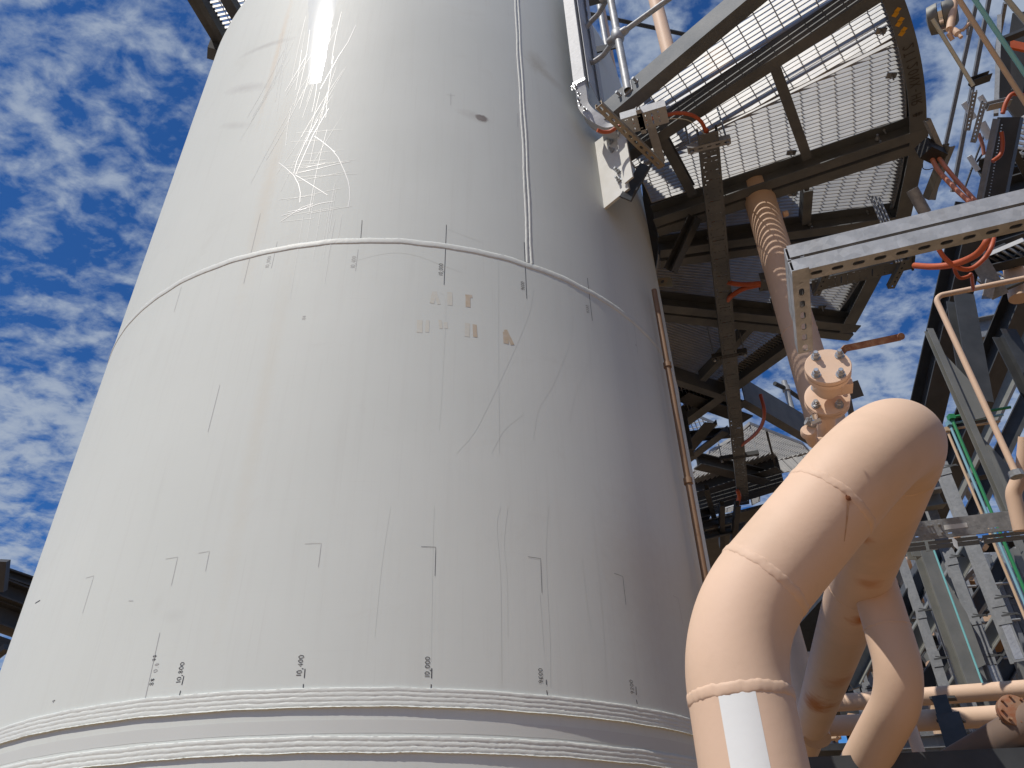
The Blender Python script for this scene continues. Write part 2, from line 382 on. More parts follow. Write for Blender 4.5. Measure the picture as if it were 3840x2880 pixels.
# ---------------------------------------------------------------- tower
tower = thing('vessel', (TX, TY, -EYE), 'huge white painted steel column with weld seams and handwritten marker numbers', 'vessel')
HZ = 5.55
prof = [(-EYE, RT), (0, RT), (1.5, RT), (3, RT), (4.5, RT), (HZ, RT)]
for k in range(1, 17):
    a = R_(90 * k / 16); prof.append((HZ + 1.05 * math.sin(a), max(.02, RT * math.cos(a))))
mb = MB(); mb.lathe((TX, TY, 0), (0, 0, 1), [(z, r) for z, r in prof], 256, caps=False)
obj('shell', mb, TP_, tower, ang=60)
DULL2 = mat('darker_strip_paint', (.61, .62, .58), .6, vary=(.63, .64, .60), vscale=5)
def ringband(name, rows, n=900, amp=.0012, seed=1, wav=.004, m_=None):
    "weld beads round the shell; rows of (z, dr)"
    rnd = random.Random(seed); m = MB(); vs = []; k = len(rows)
    ph = [rnd.uniform(0, 6.28) for _ in range(12)]
    w = [[rnd.gauss(0, amp) for _ in range(n)] for _ in range(k)]
    for i in range(n):
        a = 2 * math.pi * i / n - math.pi
        off = wav * sum(math.sin(a * f + ph[j]) for j, f in enumerate((7, 13, 29, 41, 67))) / 3
        for j, (z, dr) in enumerate(rows):
            e = 0 if j in (0, k - 1) else w[j][i]
            vs.append(CP(-a, z + off + w[j][i] * .9, dr + e * .8))
    fs = [(i * k + j, ((i + 1) % n) * k + j, ((i + 1) % n) * k + j + 1, i * k + j + 1) for i in range(n) for j in range(k - 1)]
    m.add(vs, fs); return obj(name, m, m_ or WELD, tower, ang=70)
def beads(z0, z1, cnt, h, base=.001):
    rows = [(z0, -.002)]; st = (z1 - z0) / cnt
    for i in range(cnt):
        for f, k in ((.04, .25), (.2, .85), (.5, 1.0), (.8, .85), (.96, .3)):
            rows.append((z0 + st * (i + f), base + h * k))
    rows.append((z1, -.002)); return rows
# upper girth seam, lower girth bands
ringband('girth_weld', beads(2.593, 2.629, 1, .0022), amp=.0004, seed=3, wav=.0035, n=1200)
lowrows = beads(.566, .622, 4, .0014, .0045); lowrows[0] = (.562, -.002); lowrows.insert(1, (.563, .010))
ringband('weld_band', lowrows, amp=.00035, seed=4, wav=.0012, n=1400)
low2 = beads(.436, .481, 3, .0017, .004); low2[0] = (.432, -.002); low2.insert(1, (.4335, .0085))
ringband('weld_band', low2, amp=.0004, seed=5, wav=.0016, n=1400)
low3 = beads(.395, .412, 1, .003, .001)
# thin strip in a slightly darker tone between the two bands
ringband('darker_strip', [(.489, -.001), (.4892, .0005), (.528, .0005), (.5282, -.001)], amp=.00002, seed=6, wav=.001, m_=DULL2)
# vertical seam: two beads side by side
rnd = random.Random(11)
for ph0, w in ((-.309, .017), (-.3215, .015)):
    m = MB(); n = 260; vs = []
    prof_ = [(-.5, -.002), (-.42, .0015), (-.2, .0028), (.1, .0030), (.38, .0014), (.5, -.002)]
    for i in range(n + 1):
        z = 2.628 + (5.75 - 2.628) * i / n; o = .003 * math.sin(z * 3.1) + .0018 * math.sin(z * 11 + ph0 * 90) + rnd.gauss(0, .0005)
        sp = -.020 * (z - 2.63) / 3.0
        zz_ = min(z, HZ + .02)
        for x, h in prof_:
            q = CP(ph0 + sp * .25 + (x * w + o) / RT, zz_, h + rnd.gauss(0, .0003))
            vs.append(q)
    m.add(vs, [(i * 6 + j, i * 6 + j + 1, (i + 1) * 6 + j + 1, (i + 1) * 6 + j) for i in range(n) for j in range(5)])
    obj('vertical_weld', m, WELD, tower, ang=70)

def ribbon(mb, pts, w, h=.0009, sub=.02):
    "thin painted line on the shell through (arc, z) points"
    P = [pts[0]]
    for a, b in zip(pts, pts[1:]):
        n = max(1, int(math.hypot(b[0] - a[0], b[1] - a[1]) / sub))
        P += [(a[0] + (b[0] - a[0]) * k / n, a[1] + (b[1] - a[1]) * k / n) for k in range(1, n + 1)]
    vs = []
    for i, p in enumerate(P):
        a, b = P[max(0, i - 1)], P[min(len(P) - 1, i + 1)]
        d = V((b[0] - a[0], b[1] - a[1])); d = d.normalized() if d.length else V((0, 1)); nx, ny = -d.y * w / 2, d.x * w / 2
        for s_ in (1, -1): vs.append(CP((p[0] + nx * s_) / RT, p[1] + ny * s_, h))
    mb.add(vs, [(2 * i, 2 * i + 1, 2 * i + 3, 2 * i + 2) for i in range(len(P) - 1)])
def mark(pts, w, m, name='measuring_mark', h=.0009):
    mb = MB(); ribbon(mb, pix(pts), w, h); return obj(name, mb, m, tower, smooth=False)
def pix(pts): return [SZ(x, y) for x, y in pts]
GL = {'0': [[(.5, 1), (.15, .8), (.1, .35), (.4, 0), (.8, .2), (.9, .7), (.5, 1)]], '1': [[(.5, 0), (.5, 1)]],
      '2': [[(.1, .8), (.4, 1), (.8, .8), (.7, .5), (.1, 0), (.9, .05)]], '4': [[(.7, 0), (.7, 1), (.1, .35), (.95, .35)]],
      '6': [[(.8, 1), (.35, .75), (.15, .3), (.45, 0), (.85, .2), (.7, .5), (.2, .35)]],
      '8': [[(.5, .5), (.15, .75), (.5, 1), (.85, .75), (.5, .5), (.1, .25), (.5, 0), (.9, .25), (.5, .5)]],
      '9': [[(.85, .75), (.45, .5), (.15, .75), (.5, 1), (.85, .8), (.7, .3), (.5, 0)]], ',': [[(.4, .12), (.2, -.25)]],
      '*': [[(.1, .2), (.9, .8)], [(.1, .8), (.9, .2)], [(.5, 0), (.5, 1)]], '#': [[(.3, 0), (.4, 1)], [(.6, 0), (.7, 1)], [(.1, .35), (.9, .35)], [(.1, .65), (.95, .65)]],
      'X': [[(.1, 0), (.9, 1)], [(.1, 1), (.9, 0)]], 'N': [[(.1, 0), (.1, 1), (.9, 0), (.9, 1)]], 'H': [[(.1, 0), (.1, 1)], [(.9, 0), (.9, 1)], [(.1, .5), (.9, .5)]],
      'R': [[(.1, 0), (.1, 1), (.7, 1), (.85, .75), (.7, .5), (.1, .5), (.9, 0)]], 'T': [[(.5, 0), (.5, 1)], [(.1, 1), (.9, 1)]], '-': [[(.2, .5), (.8, .5)]],
      'L': [[(.1, 1), (.1, 0), (.7, 0)]], ' ': [], 'I': [[(.5, 0), (.5, 1)]], '.': [[(.4, 0), (.55, .05)]]}
def write_up(mb, text, s0, z0, h, w=.004, seed=0):
    "handwriting running up the shell; glyph tops towards the left of the picture (larger arc)"
    rn = random.Random(seed); z = z0
    for ch in text:
        cw = h * (.36 if ch in '1,.' else .66)
        for st in GL[ch]:
            pts = [(s0 + y * h + rn.gauss(0, h * .03), z + x * cw + rn.gauss(0, h * .02)) for x, y in st]
            ribbon(mb, pts, w)
        z += cw + h * .12
    return z
# measuring marks: long pencil lines, L marks, ticks and numbers
mb, pm = INK, PENCIL
for pts in ([(1674, 843), (1665, 1068)], [(1965, 908), (1975, 1120)], [(2202, 1042), (2221, 1203)], [(353 * 1, 2159), (325, 2159 + 6)] if 0 else [(1358, 826), (1352, 905)]):
    mark(pts, .0026, mb)
for pts in ([(1343, 935), (1333, 1016)], [(1040, 905), (1018, 1005)], [(977, 800), (914, 1063)], [(825, 1443), (780, 1620)], [(2375, 1200), (2392, 1330)], [(681, 1075), (653, 1170)], [(1690, 350), (1690, 395)], [(1676, 355), (1706, 359)], [(1941, 425), (1941, 475)], [(483, 2253), (500, 2253)]):
    mark(pts, .0016, pm)
for (x, y), (lx, ly), (dx, dy), k in (((667, 2089), (622, 2096), (643, 2195), 0), ((786, 2067), (745, 2074), (771, 2142), 0), ((1205, 2037), (1144, 2039), (1194, 2126), 0),
        ((1634, 2052), (1579, 2050), (1631, 2160), 1), ((2027, 2095), (1980, 2088), (2032, 2223), 1), ((2335, 2162), (2303, 2150), (2347, 2268), 1), ((353, 2159), (322, 2168), (310, 2300), 0), ((2542, 2244), (2522, 2233), (2560, 2340), 0)):
    mark([(lx, ly), (x, y), (dx, dy)], .0015, mb if k else pm)
mark([(600, 2372), (544, 2623)], .0020, pm)
mark([(151, 2251), (133, 2262)], .004, mb)
for pts in ([(678, 2590), (673, 2608)], [(1138, 2565), (1137, 2580)], [(1617, 2566), (1616, 2583)], [(2050, 2589), (2052, 2606)], [(2386, 2624), (2389, 2640)],
            [(690, 2535), (682, 2568)], [(1144, 2508), (1141, 2542)], [(1619, 2506), (1618, 2544)], [(2048, 2549), (2049, 2568)], [(2384, 2575), (2386, 2607)]):
    mark(pts, .0030, mb)
def num(text, px, py, h, m_=None, w=.0022, seed=1):
    s_, z_ = SZ(px, py); b_ = MB(); write_up(b_, text, s_, z_, h, w, seed); obj('marker_number', b_, m_ or INK, tower, smooth=False)
num('10,800', 677, 2560, .0165, seed=1); num('10,400', 1130, 2535, .0165, seed=2); num('10,000', 1611, 2540, .0165, seed=3)
num('9600', 2037, 2564, .0165, seed=4); num('9200', 2378, 2604, .0165, w=.0018, seed=5)
num('10,000', 1660, 1034, .019, w=.002, seed=6); num('9600', 1967, 1090, .018, w=.002, seed=7)
num('10,400', 1330, 1005, .019, pm, seed=8); num('10,800', 1008, 1003, .019, pm, seed=9); num('9200', 2210, 1178, .018, mb, .0016, seed=10)
num('0.*', 590, 2520, .016, pm, seed=12); num('8*', 575, 2570, .016, mb, .002, seed=13); num('**', 583, 2478, .014, mb, .002, seed=14)
num('4', 205, 2635, .016, mb, .002, seed=15); num('8*', 1145, 1198, .016, pm, seed=16); num('*', 2388, 1300, .016, pm, seed=17)
# remains of an orange stencil
mb = MB()
q = lambda x, y: (1540 + x * .18987, 1050 + y * .18987)
for pts, w in ([(470, 230), (420, 460)], .020), ([(480, 230), (560, 480)], .014), ([(770, 240), (775, 500)], .024), ([(180, 790), (175, 1040)], .024), ([(335, 790), (325, 1030)], .016), ([(580, 790), (600, 960)], .014), ([(690, 830), (700, 960)], .016), ([(1120, 850), (1115, 1120)], .022):
    mark([q(*p) for p in pts], w, STENC, 'faded_stencil', .0005)
mb = MB()
for pts, w in ([(1130, 340), (1132, 535)], .022), ([(1080, 318), (1215, 325)], .018), ([(1262, 880), (1275, 1130)], .019), ([(1872, 1030), (1885, 1258)], .025), ([(1868, 985), (2010, 1280)], .018):
    mark([q(*p) for p in pts], w, STENC2, 'orange_stencil', .0007 + .0003 * (pts[0][0] == 1868))
# scratches polished into the paint
SCR = mat('polished_scratch', (.84, .84, .81), .4, 0, spec=.5)
SCRF = mat('faint_scratch', (.75, .755, .72), .42, 0, spec=.4)
q = lambda x, y: (600 + x * .45208, y * .45208)
mb = MB(); mf = MB()
for pts in ([(1282, 1130), (1350, 1178), (1425, 1240), (1480, 1310), (1530, 1420), (1560, 1500), (1572, 1560), (1575, 1640), (1560, 1720)], [(985, 1350), (1050, 1400), (1110, 1455), (1150, 1530), (1165, 1600), (1160, 1680)],
            [(1115, 1445), (1330, 1395), (1580, 1338)], [(1210, 1392), (1370, 1355)], [(1120, 1450), (1290, 1555), (1390, 1620)], [(1625, 210), (1560, 350), (1480, 470), (1330, 740)], [(1310, 990), (1200, 1190), (1135, 1340), (1110, 1440)],
            [(1400, 900), (1270, 1120), (1190, 1300), (1130, 1440)], [(1222, 450), (1140, 590), (1040, 760)], [(1420, 1240), (1455, 1262)], [(1060, 1760), (1200, 1735), (1320, 1690), (1440, 1670)], [(1010, 1790), (1150, 1755), (1260, 1700)], [(1000, 1840), (1180, 1720), (1270, 1690)]):
    ribbon(mb, bez_sz(pix([q(*p) for p in pts])) if 0 else pix([q(*p) for p in pts]), .0032)
rn = random.Random(5)
for i in range(34):
    x0 = 1000 + rn.random() * 560; y0 = rn.uniform(100, 1100); ln = rn.uniform(250, 700); sl = rn.uniform(-.12, -.30) if rn.random() < .7 else rn.uniform(-.45, -.7); cv = rn.uniform(-.1, .1)
    pts = [(x0 + sl * ln * t + cv * ln * t * (1 - t), y0 + ln * t) for t in (0, .25, .5, .75, 1)]
    ribbon(mf, pix([q(*p) for p in pts]), rn.uniform(.0012, .0024))
for i in range(16):
    x0 = 980 + rn.random() * 250; y0 = rn.uniform(980, 1850); ln = rn.uniform(150, 520); sl = rn.uniform(-.22, -.05)
    pts = [(x0 + ln * t, y0 + sl * ln * t) for t in (0, .5, 1)]
    ribbon(mf, pix([q(*p) for p in pts]), rn.uniform(.0012, .0024))
for i in range(10):
    x0 = 1180 + rn.random() * 330; y0 = rn.uniform(1500, 1900); ln = rn.uniform(200, 700)
    pts = [(x0 - .16 * ln * t, y0 + ln * t) for t in (0, .5, 1)]
    ribbon(mf, pix([q(*p) for p in pts]), .0014)
obj('scratches', mb, SCR, tower, smooth=False); obj('faint_scratches', mf, SCRF, tower, smooth=False)
# long dull arcs rubbed on the lower right of the shell
mb = MB(); DULL = mat('rub_mark', (.662, .68, .625), .6)
q = lambda x, y: (1300 + x * .5425, 800 + y * .5425)
for pts in ([(1290, 530), (1265, 680), (1180, 900), (1080, 1120), (980, 1330), (880, 1520), (760, 1659)], [(1220, 1390), (1090, 1500), (1000, 1659)], [(1565, 700), (1540, 900), (1430, 1180), (1330, 1350), (1290, 1560)], [(1700, 880), (1660, 1060), (1580, 1260), (1540, 1440)], [(50, 330), (300, 275), (470, 290), (660, 360), (800, 410)],
            [(700, 110), (800, 150), (930, 200)], [(1050, 260), (1050, 900), (1055, 1659)], [(640, 540), (685, 640), (660, 1200), (640, 1500)]):
    P = [SZ(*q(*p)) for p in pts]; PP = [(a.x, a.y) for a in bez([V((x, y, 0)) for x, y in P], 20)]
    ribbon(mb, PP, .0013, .0004)
q = lambda x, y: (1400 + x * .5425, 1900 + y * .5425)
for pts in ([(420, 0), (410, 400), (400, 1070)], [(880, 0), (855, 140), (880, 500), (888, 1250)], [(930, 0), (905, 250), (925, 500), (930, 900)], [(1210, 0), (1195, 350), (1220, 900), (1225, 1250)], [(1510, 0), (1540, 300), (1580, 700), (1610, 1200)], [(1440, 350), (1480, 700), (1520, 900)], [(1150, 600), (1180, 1000)], [(120, 0), (60, 400), (10, 900)]):
    P = [SZ(*q(*p)) for p in pts]; PP = [(a.x, a.y) for a in bez([V((x, y, 0)) for x, y in P], 20)]
    ribbon(mb, PP, .0012, .0004)
obj('rub_marks', mb, DULL, tower, smooth=False)

# ---------------------------------------------------------------- steel platform round the vessel
ZB, ZG = 3.90, 4.05          # beam soffit, grating soffit
def clip_line(poly, p, d):
    ts = []
    n = len(poly)
    for i in range(n):
        a, b = poly[i], poly[(i + 1) % n]; e = b - a; den = d.x * e.y - d.y * e.x
        if abs(den) < 1e-9: continue
        w = a - p; t = (w.x * e.y - w.y * e.x) / den; u = (w.x * d.y - w.y * d.x) / den
        if 0 <= u < 1: ts.append(t)
    ts.sort(); return [(ts[i], ts[i + 1]) for i in range(0, len(ts) - 1, 2) if ts[i + 1] - ts[i] > .01]
def grating(parent, poly, az, z=ZG, pitch=.030, depth=.032, rod=.100, name='grating', m=GRATE, phase=0.0, border=True, th=.005):
    "bearing bars on edge with twisted cross rods, inside a plan polygon"
    poly = [V((p.x, p.y)) for p in poly]; c = sum(poly, V((0, 0))) / len(poly)
    d = V((math.sin(R_(az)), math.cos(R_(az)))); nrm = V((-d.y, d.x)); mb = MB()
    rad = max((p - c).length for p in poly) + .1
    k = int(rad / pitch) + 1
    for i in range(-k, k + 1):
        for a, b in clip_line(poly, c + nrm * (i * pitch + phase), d):
            m0 = c + nrm * (i * pitch + phase) + d * ((a + b) / 2)
            mb.box((m0.x, m0.y, z + depth / 2), V((d.x, d.y, 0)) * ((b - a) / 2), V((nrm.x, nrm.y, 0)) * th / 2, V((0, 0, depth / 2)))
    k = int(rad / rod) + 1
    for i in range(-k, k + 1):
        for a, b in clip_line(poly, c + d * (i * rod + .031), nrm):
            m0 = c + d * (i * rod + .031) + nrm * ((a + b) / 2)
            mb.box((m0.x, m0.y, z + depth - .003), V((nrm.x, nrm.y, 0)) * ((b - a) / 2), V((d.x, d.y, 0)) * .003, V((0, 0, .0035)))
    if border:
        for i in range(len(poly)):
            a, b = poly[i], poly[(i + 1) % len(poly)]; e = b - a; l = e.length
            if l < .02: continue
            e /= l; w = V((-e.y, e.x)); m0 = (a + b) / 2
            mb.box((m0.x, m0.y, z + depth / 2 + .0005), V((e.x, e.y, 0)) * (l / 2), V((w.x, w.y, 0)) * .003, V((0, 0, depth / 2 + .0012)))
    return obj(name, mb, m, parent, smooth=False)
def wedge(a0, a1, r0, r1, n=6):
    "plan polygon between two azimuths"
    return [TP(a0 + (a1 - a0) * i / n, r1, 0) for i in range(n + 1)] + [TP(a1 + (a0 - a1) * i / n, r0, 0) for i in range(n + 1)]
RI, RM, RO1, RO2 = 1.85, 2.83, 3.455, 3.555
plat = thing('walkway_platform', TP(110, 2.8, ZB), 'curved galvanised grating walkway wrapped round the white vessel, seen from below', 'platform')
for a0, a1, r0, r1, az, ph in ((136.2, 121.9, RI, RO1 + .03, 127, 0), (121.4, 111.4, RI, RO1 + .03, 110.5, .004), (107.6, 99.2, RI, RO1 + .03, 95.5, .01), (96.3, 80.8, RI, RO1 + .02, 80, .006), (77.4, 60, RI + .05, 3.25, 62, .0), (58.5, 40, RI + .05, 3.25, 20, .0)):
    grating(plat, wedge(a0, a1, r0, r1), az, phase=ph, name='grating')
def radial(az, r0, r1, w, h, flip, z=ZB, az2=None, name='radial_beam', m=BEAM, t=.008):
    az2 = az2 if az2 is not None else az
    mb = MB(); mb.sweep(s_C(w, h, t, flip), [TP(az, r0, z), TP(az2, r1, z)]); return obj(name, mb, m, plat, ang=25)
# sweep frame: side = direction x up = to the right when looking outwards along the beam
RB = 1.84
radial(138.2, RB + .12, RO2 + .02, .085, .148, -1, az2=137.0)      # outer stringer, web sunlit
radial(129.6, RI, RO1, .075, .148, -1, az2=129.4)
radial(108.6, RB, RO2 + .012, .075, .148, 1, az2=110.9)           # back-to-back pair
radial(107.9, RB, RO2 + .012, .075, .148, -1, az2=110.45)
radial(98.9, RB, RO1, .075, .148, 1, az2=98.9)
radial(97.9, RB, RO1, .075, .148, -1, az2=98.2)
radial(80.6, RB, RO2 + .06, .085, .148, 1, az2=79.6)
radial(79.9, RB, RO2 + .06, .085, .148, -1, az2=79.15)
radial(60.2, RB, 3.25, .075, .148, -1)
radial(40.2, RB, 3.25, .075, .148, -1)
# trimmers between the radial beams
for a0, a1, r in ((128.4, 112.2, 2.84), (106.8, 100.6, 2.83), (96.6, 82.2, 2.84), (128.6, 112.4, 2.10), (78, 61, 2.75)):
    mb = MB(); n = 1; mb.sweep(s_C(.06, .10, .007, 1), [TP(a0, r, ZB + .045), TP(a1, r, ZB + .045)]); obj('trimmer_beam', mb, BEAM, plat, ang=25)
# rolled edge channel, then straight chords
mb = MB(); mb.sweep([(x, y) for x, y in s_C(.095, .19, .008, -1)], [TP(138 - (138 - 109.9) * i / 24, RO2, ZB + .001) for i in range(25)]); obj('edge_channel', mb, BEAM, plat, ang=25)
for a0, a1, r0, r1 in ((110.2, 98.6, RO2 + .012, RO2), (98.6, 79.4, RO2, RO2 + .03)):
    mb = MB(); mb.sweep(s_C(.10, .19, .008, -1), [TP(a0, r0, ZB + .002), TP(a1, r1, ZB + .002)]); obj('edge_channel', mb, BEAM, plat, ang=25)
mb = MB(); mb.sweep(s_C(.10, .17, .008, -1), [TP(78, 3.3, ZB + .003), TP(40, 3.3, ZB + .003)]); obj('edge_channel', mb, BEAM, plat, ang=25)
# grating clips, bolts at beam ends
mb = MB()
for az, r in ((137.2, 3.4), (128.2, 3.2), (111.5, 3.35), (108.5, 2.2), (112, 2.3), (99.6, 3.3), (97, 2.75), (81.5, 3.3), (105, 2.78), (112.5, 2.79), (123.5, 3.42), (118, 3.42)):
    p = TP(az, r, ZG - .004)
    mb.box(p, V((.03, 0, 0)), V((0, .018, 0)), V((0, 0, .004))); hexbolt(mb, p - V((0, 0, .002)), (0, 0, -1), .009, .012, .03)
obj('grating_clips', mb, ZINC, plat)['kind'] = 'stuff'
mb = MB()
for az, r in ((108.6, 2.5), (108.9, 2.52), (110.5, 3.3), (98.8, 2.9), (98.9, 2.2)):
    for dz in (.04, .10): hexbolt(mb, TP(az + .6, r, ZB + dz), TP(az + 90, 1, 0) - V((TX, TY, 0)), .012, .012, .025)
obj('splice_bolts', mb, ZINC, plat)['kind'] = 'stuff'
# stencil on the underside of the edge channel
def under_text(text, az0, r0, h, z, w, m, name, parent, daz_dir=-1):
    mb = MB(); az = az0
    for ch in text:
        cw = h * .62
        for st in GL.get(ch, []):
            for (x1, y1), (x2, y2) in zip(st, st[1:]):
                a = TP(az + daz_dir * math.degrees(x1 * cw / r0), r0 - (y1 - .5) * h, z); b = TP(az + daz_dir * math.degrees(x2 * cw / r0), r0 - (y2 - .5) * h, z)
                d = (b - a).normalized(); nrm = V((-d.y, d.x, 0)) * w / 2
                mb.add([a - nrm, a + nrm, b + nrm, b - nrm], [(0, 1, 2, 3)])
        az += daz_dir * math.degrees((cw + h * .2) / r0)
    obj(name, mb, m, parent, smooth=False)
under_text('2T120NX-HR #', 122.6, 3.505, .055, ZB - .0015, .007, FAINTINK, 'stencil_code', plat)
mb = MB()
for a in (126.4, 125.3, 124.2):
    for (u, v, r_) in ((-.011, .010, .012), (.012, -.008, .013)):
        p = TP(a, 3.50 + v, ZB - .0014) + V((u * .5, u * .6, 0)); mb.box(p, V((r_, .004, 0)), V((-.005, r_, 0)), V((0, 0, .0003)))
obj('yellow_mark', mb, YEL, plat, smooth=False)
# cleats and knee braces on the shell
def cleat(az, r0, r1, z0, z1, th=.016, slope=0.0, m=CLEAT, name='cleat_plate'):
    mb = MB(); X = V((math.sin(R_(az)), math.cos(R_(az)), 0)); O = V((TX, TY, 0)) + X * r0 - X.cross(V((0, 0, 1))) * th / 2
    mb.plate([[(0, z0), (r1 - r0, z0 + slope), (r1 - r0, z1), (0, z1)]], X, V((0, 0, 1)), O, th); return obj(name, mb, m, plat, smooth=False)
cleat(133.7, 1.775, 1.965, 3.385, 3.99, slope=.02)
c2 = MB(); X = V((math.sin(R_(134.6)), math.cos(R_(134.6)), 0)); c2.plate([[(0, 3.42), (.06, 3.425), (.06, 3.84), (0, 3.84)]], X, V((0, 0, 1)), TP(134.6, 1.965, 0), .012); obj('beam_end_plate', c2, CLEAT, plat, smooth=False)
mb = MB(); X = V((math.sin(R_(133.7)), math.cos(R_(133.7)), 0)); side = X.cross(V((0, 0, 1)))
nside = side if side.dot(V((0, -1, 0))) > 0 else -side
for r, z in ((1.915, 3.515), (1.92, 3.59), (1.90, 3.80), (1.90, 3.88)):
    hexbolt(mb, V((TX, TY, z)) + X * r + nside * .008, nside, .014, .014, .028)
obj('cleat_bolts', mb, ZINC, plat)['kind'] = 'stuff'
mb = MB(); mb.sweep(s_L(.075, .075, .007, 1), [UZ(2440, 630, 3.89), UZ(2368, 758, 3.30)], up=V((.3, -.6, .4))); obj('knee_brace', mb, DARK, plat, ang=25)
mb = MB(); mb.sweep(s_C(.07, .07, .007, 1), [UZ(2600, 815, 3.88), UH(2508, 1015, 4.0)], up=V((.5, -.6, .4))); obj('knee_brace', mb, DARK, plat, ang=25)
b2a, b2b = UH(2437, 1066, 4.06), UH(2522, 1056, 3.98)
mb = MB(); X = (b2b - b2a).normalized(); Yp = V((0, 0, 1)); Ln = (b2b - b2a).length
mb.plate([[(-.04, -.018), (Ln, -.045), (Ln, .03), (Ln - .03, .035), (-.04, .03)]], X, Yp, b2a, .014); obj('cleat_plate', mb, mat('shaded_rusty_cleat', (.20, .185, .13), .6, rust=(.38, .2, .09), rscale=8, rlo=.5, rhi=.7), plat, smooth=False)  # shade at the vessel edge darkened into the base, rust on top
mb = MB(); hexbolt(mb, b2a + X * Ln * .62 - X.cross(Yp) * .0, -X.cross(Yp) if X.cross(Yp).y > 0 else X.cross(Yp), .014, .012); obj('brace_bolt', mb, DARK, plat)
# back extension of the walkway over the pipe way
ext = thing('rear_walkway', UZ(2800, 1700, ZB), 'far grating walkway behind the vessel edge, between the dark beams above the thick beige pipe', 'platform')
def pz(pts, z): return [UZ(x, y, z) for x, y in pts]
grating(ext, pz([(2545, 1835), (2660, 1700), (2760, 1640), (2812, 1592), (3010, 1668), (3040, 1700), (2790, 1755), (2560, 1845)], ZG), 156, z=ZG, pitch=.030)
grating(ext, pz([(2545, 1858), (2790, 1760), (3060, 1690), (3080, 1760), (2900, 1775), (2540, 1880)], ZG), 127, z=ZG, pitch=.030)
def beam3(name, a, b, sec, parent, m, up=V((0, 0, 1))):
    mb = MB(); mb.sweep(sec, [a, b], up=up); return obj(name, mb, m, parent, ang=25)
beam3('edge_beam', UZ(2795, 1500, 3.86), UZ(3085, 1668, 3.86), s_C(.09, .28, .010, -1), ext, BEAM)
beam3('cross_beam', UZ(2612, 1728, 3.9), UZ(2870, 1790, 3.9), s_I(.13, .14), ext, DARK)
beam3('cross_beam', UZ(2545, 1890, 3.88), UZ(2930, 1770, 3.88), s_C(.14, .2, .010, 1), ext, DARK)
beam3('cross_beam', UZ(2545, 1935, 3.88), UZ(2940, 1812, 3.88), s_C(.14, .2, .010, -1), ext, DARK)
beam3('diagonal_brace', UZ(2575, 1745, 3.85), UZ(2735, 1625, 3.85), s_L(.09, .09), ext, BEAM)
beam3('diagonal_brace', UZ(2560, 1740, 3.84), UZ(2690, 1590, 3.84), s_L(.13, .05), ext, DARK)
beam3('tie_rod', UZ(2874, 1615, 3.93), UZ(2912, 1765, 3.93), s_rect(.022, .02), ext, DARK)
grating(ext, pz([(2555, 1540), (2690, 1595), (2640, 1640), (2568, 1645)], 4.2), 21.0, z=4.2, pitch=.042, rod=.10)
beam3('cross_beam', UZ(2540, 1505, 3.95), UZ(2780, 1590, 3.95), s_C(.16, .16, .01, 1), ext, DARK)
beam3('cross_beam', UZ(2555, 1662, 3.92), UZ(2770, 1640, 3.92), s_C(.06, .1, .01, 1), ext, DARK)
beam3('post', U(2552, 1540, 7.2), U(2580, 1700, 6.8), s_rect(.10, .10), ext, DARK)
grating(ext, pz([(2655, 1925), (2760, 1895), (2770, 1905), (2740, 1920), (2650, 1930)], ZG), 100, z=ZG)
grating(ext, pz([(2815, 1870), (2850, 1860), (2850, 1880), (2820, 1895)], ZG), 100, z=ZG)
for a, b in (((2570, 1960), (2700, 1925)), ((2560, 2005), (2760, 1960)), ((2700, 1900), (2700, 2060)), ((2640, 1840), (2680, 1990)), ((2590, 2100), (2660, 1930)), ((2550, 2050), (2800, 1990)), ((2760, 1900), (2740, 2080))):
    beam3('lower_brace', U(*a, 7.5), U(*b, 7.9), s_C(.05, .08, .01, 1), ext, DARK)
mb = MB(); 
for z_, pp in ((3.55, [(2540, 1985), (2900, 1890), (2960, 2000), (2960, 2330), (2560, 2330)]), ):
    q_ = pz(pp, z_); mb.add([v for v in q_] + [v + V((0, 0, .03)) for v in q_], [(0, 1, 2, 3, 4), (9, 8, 7, 6, 5)] + [(i, (i + 1) % 5, (i + 1) % 5 + 5, i + 5) for i in range(5)])
obj('blocking_plate', mb, DARK, ext, smooth=False)  # dark backing added to block the sky between the beams
# handrail on the far walkway
rail2 = thing('guard_rail', UZ(3000, 1640, 4.0), 'dull galvanised handrail standing on the far walkway beam, behind the flanged valve', 'handrail')
mb = MB()
pa = UZ(2988, 1600, 4.1); mb.tube([pa, VL(pa, 1430)], .030, 12); obj('post', mb, GALV, rail2)
mb = MB(); pb = VL(pa, 1458); mb.tube([pb, UZ(3060, 1535, pb.z)], .024, 10); mb.tube([pb, UZ(2905, 1438, pb.z)], .024, 10); obj('rail', mb, DARK, rail2)
mb = MB(); mb.lathe(pb - V((0, 0, .04)), (0, 0, 1), [(0, .025), (.01, .042), (.07, .042), (.08, .025)], 16); obj('rail_clamp', mb, GALV, rail2)

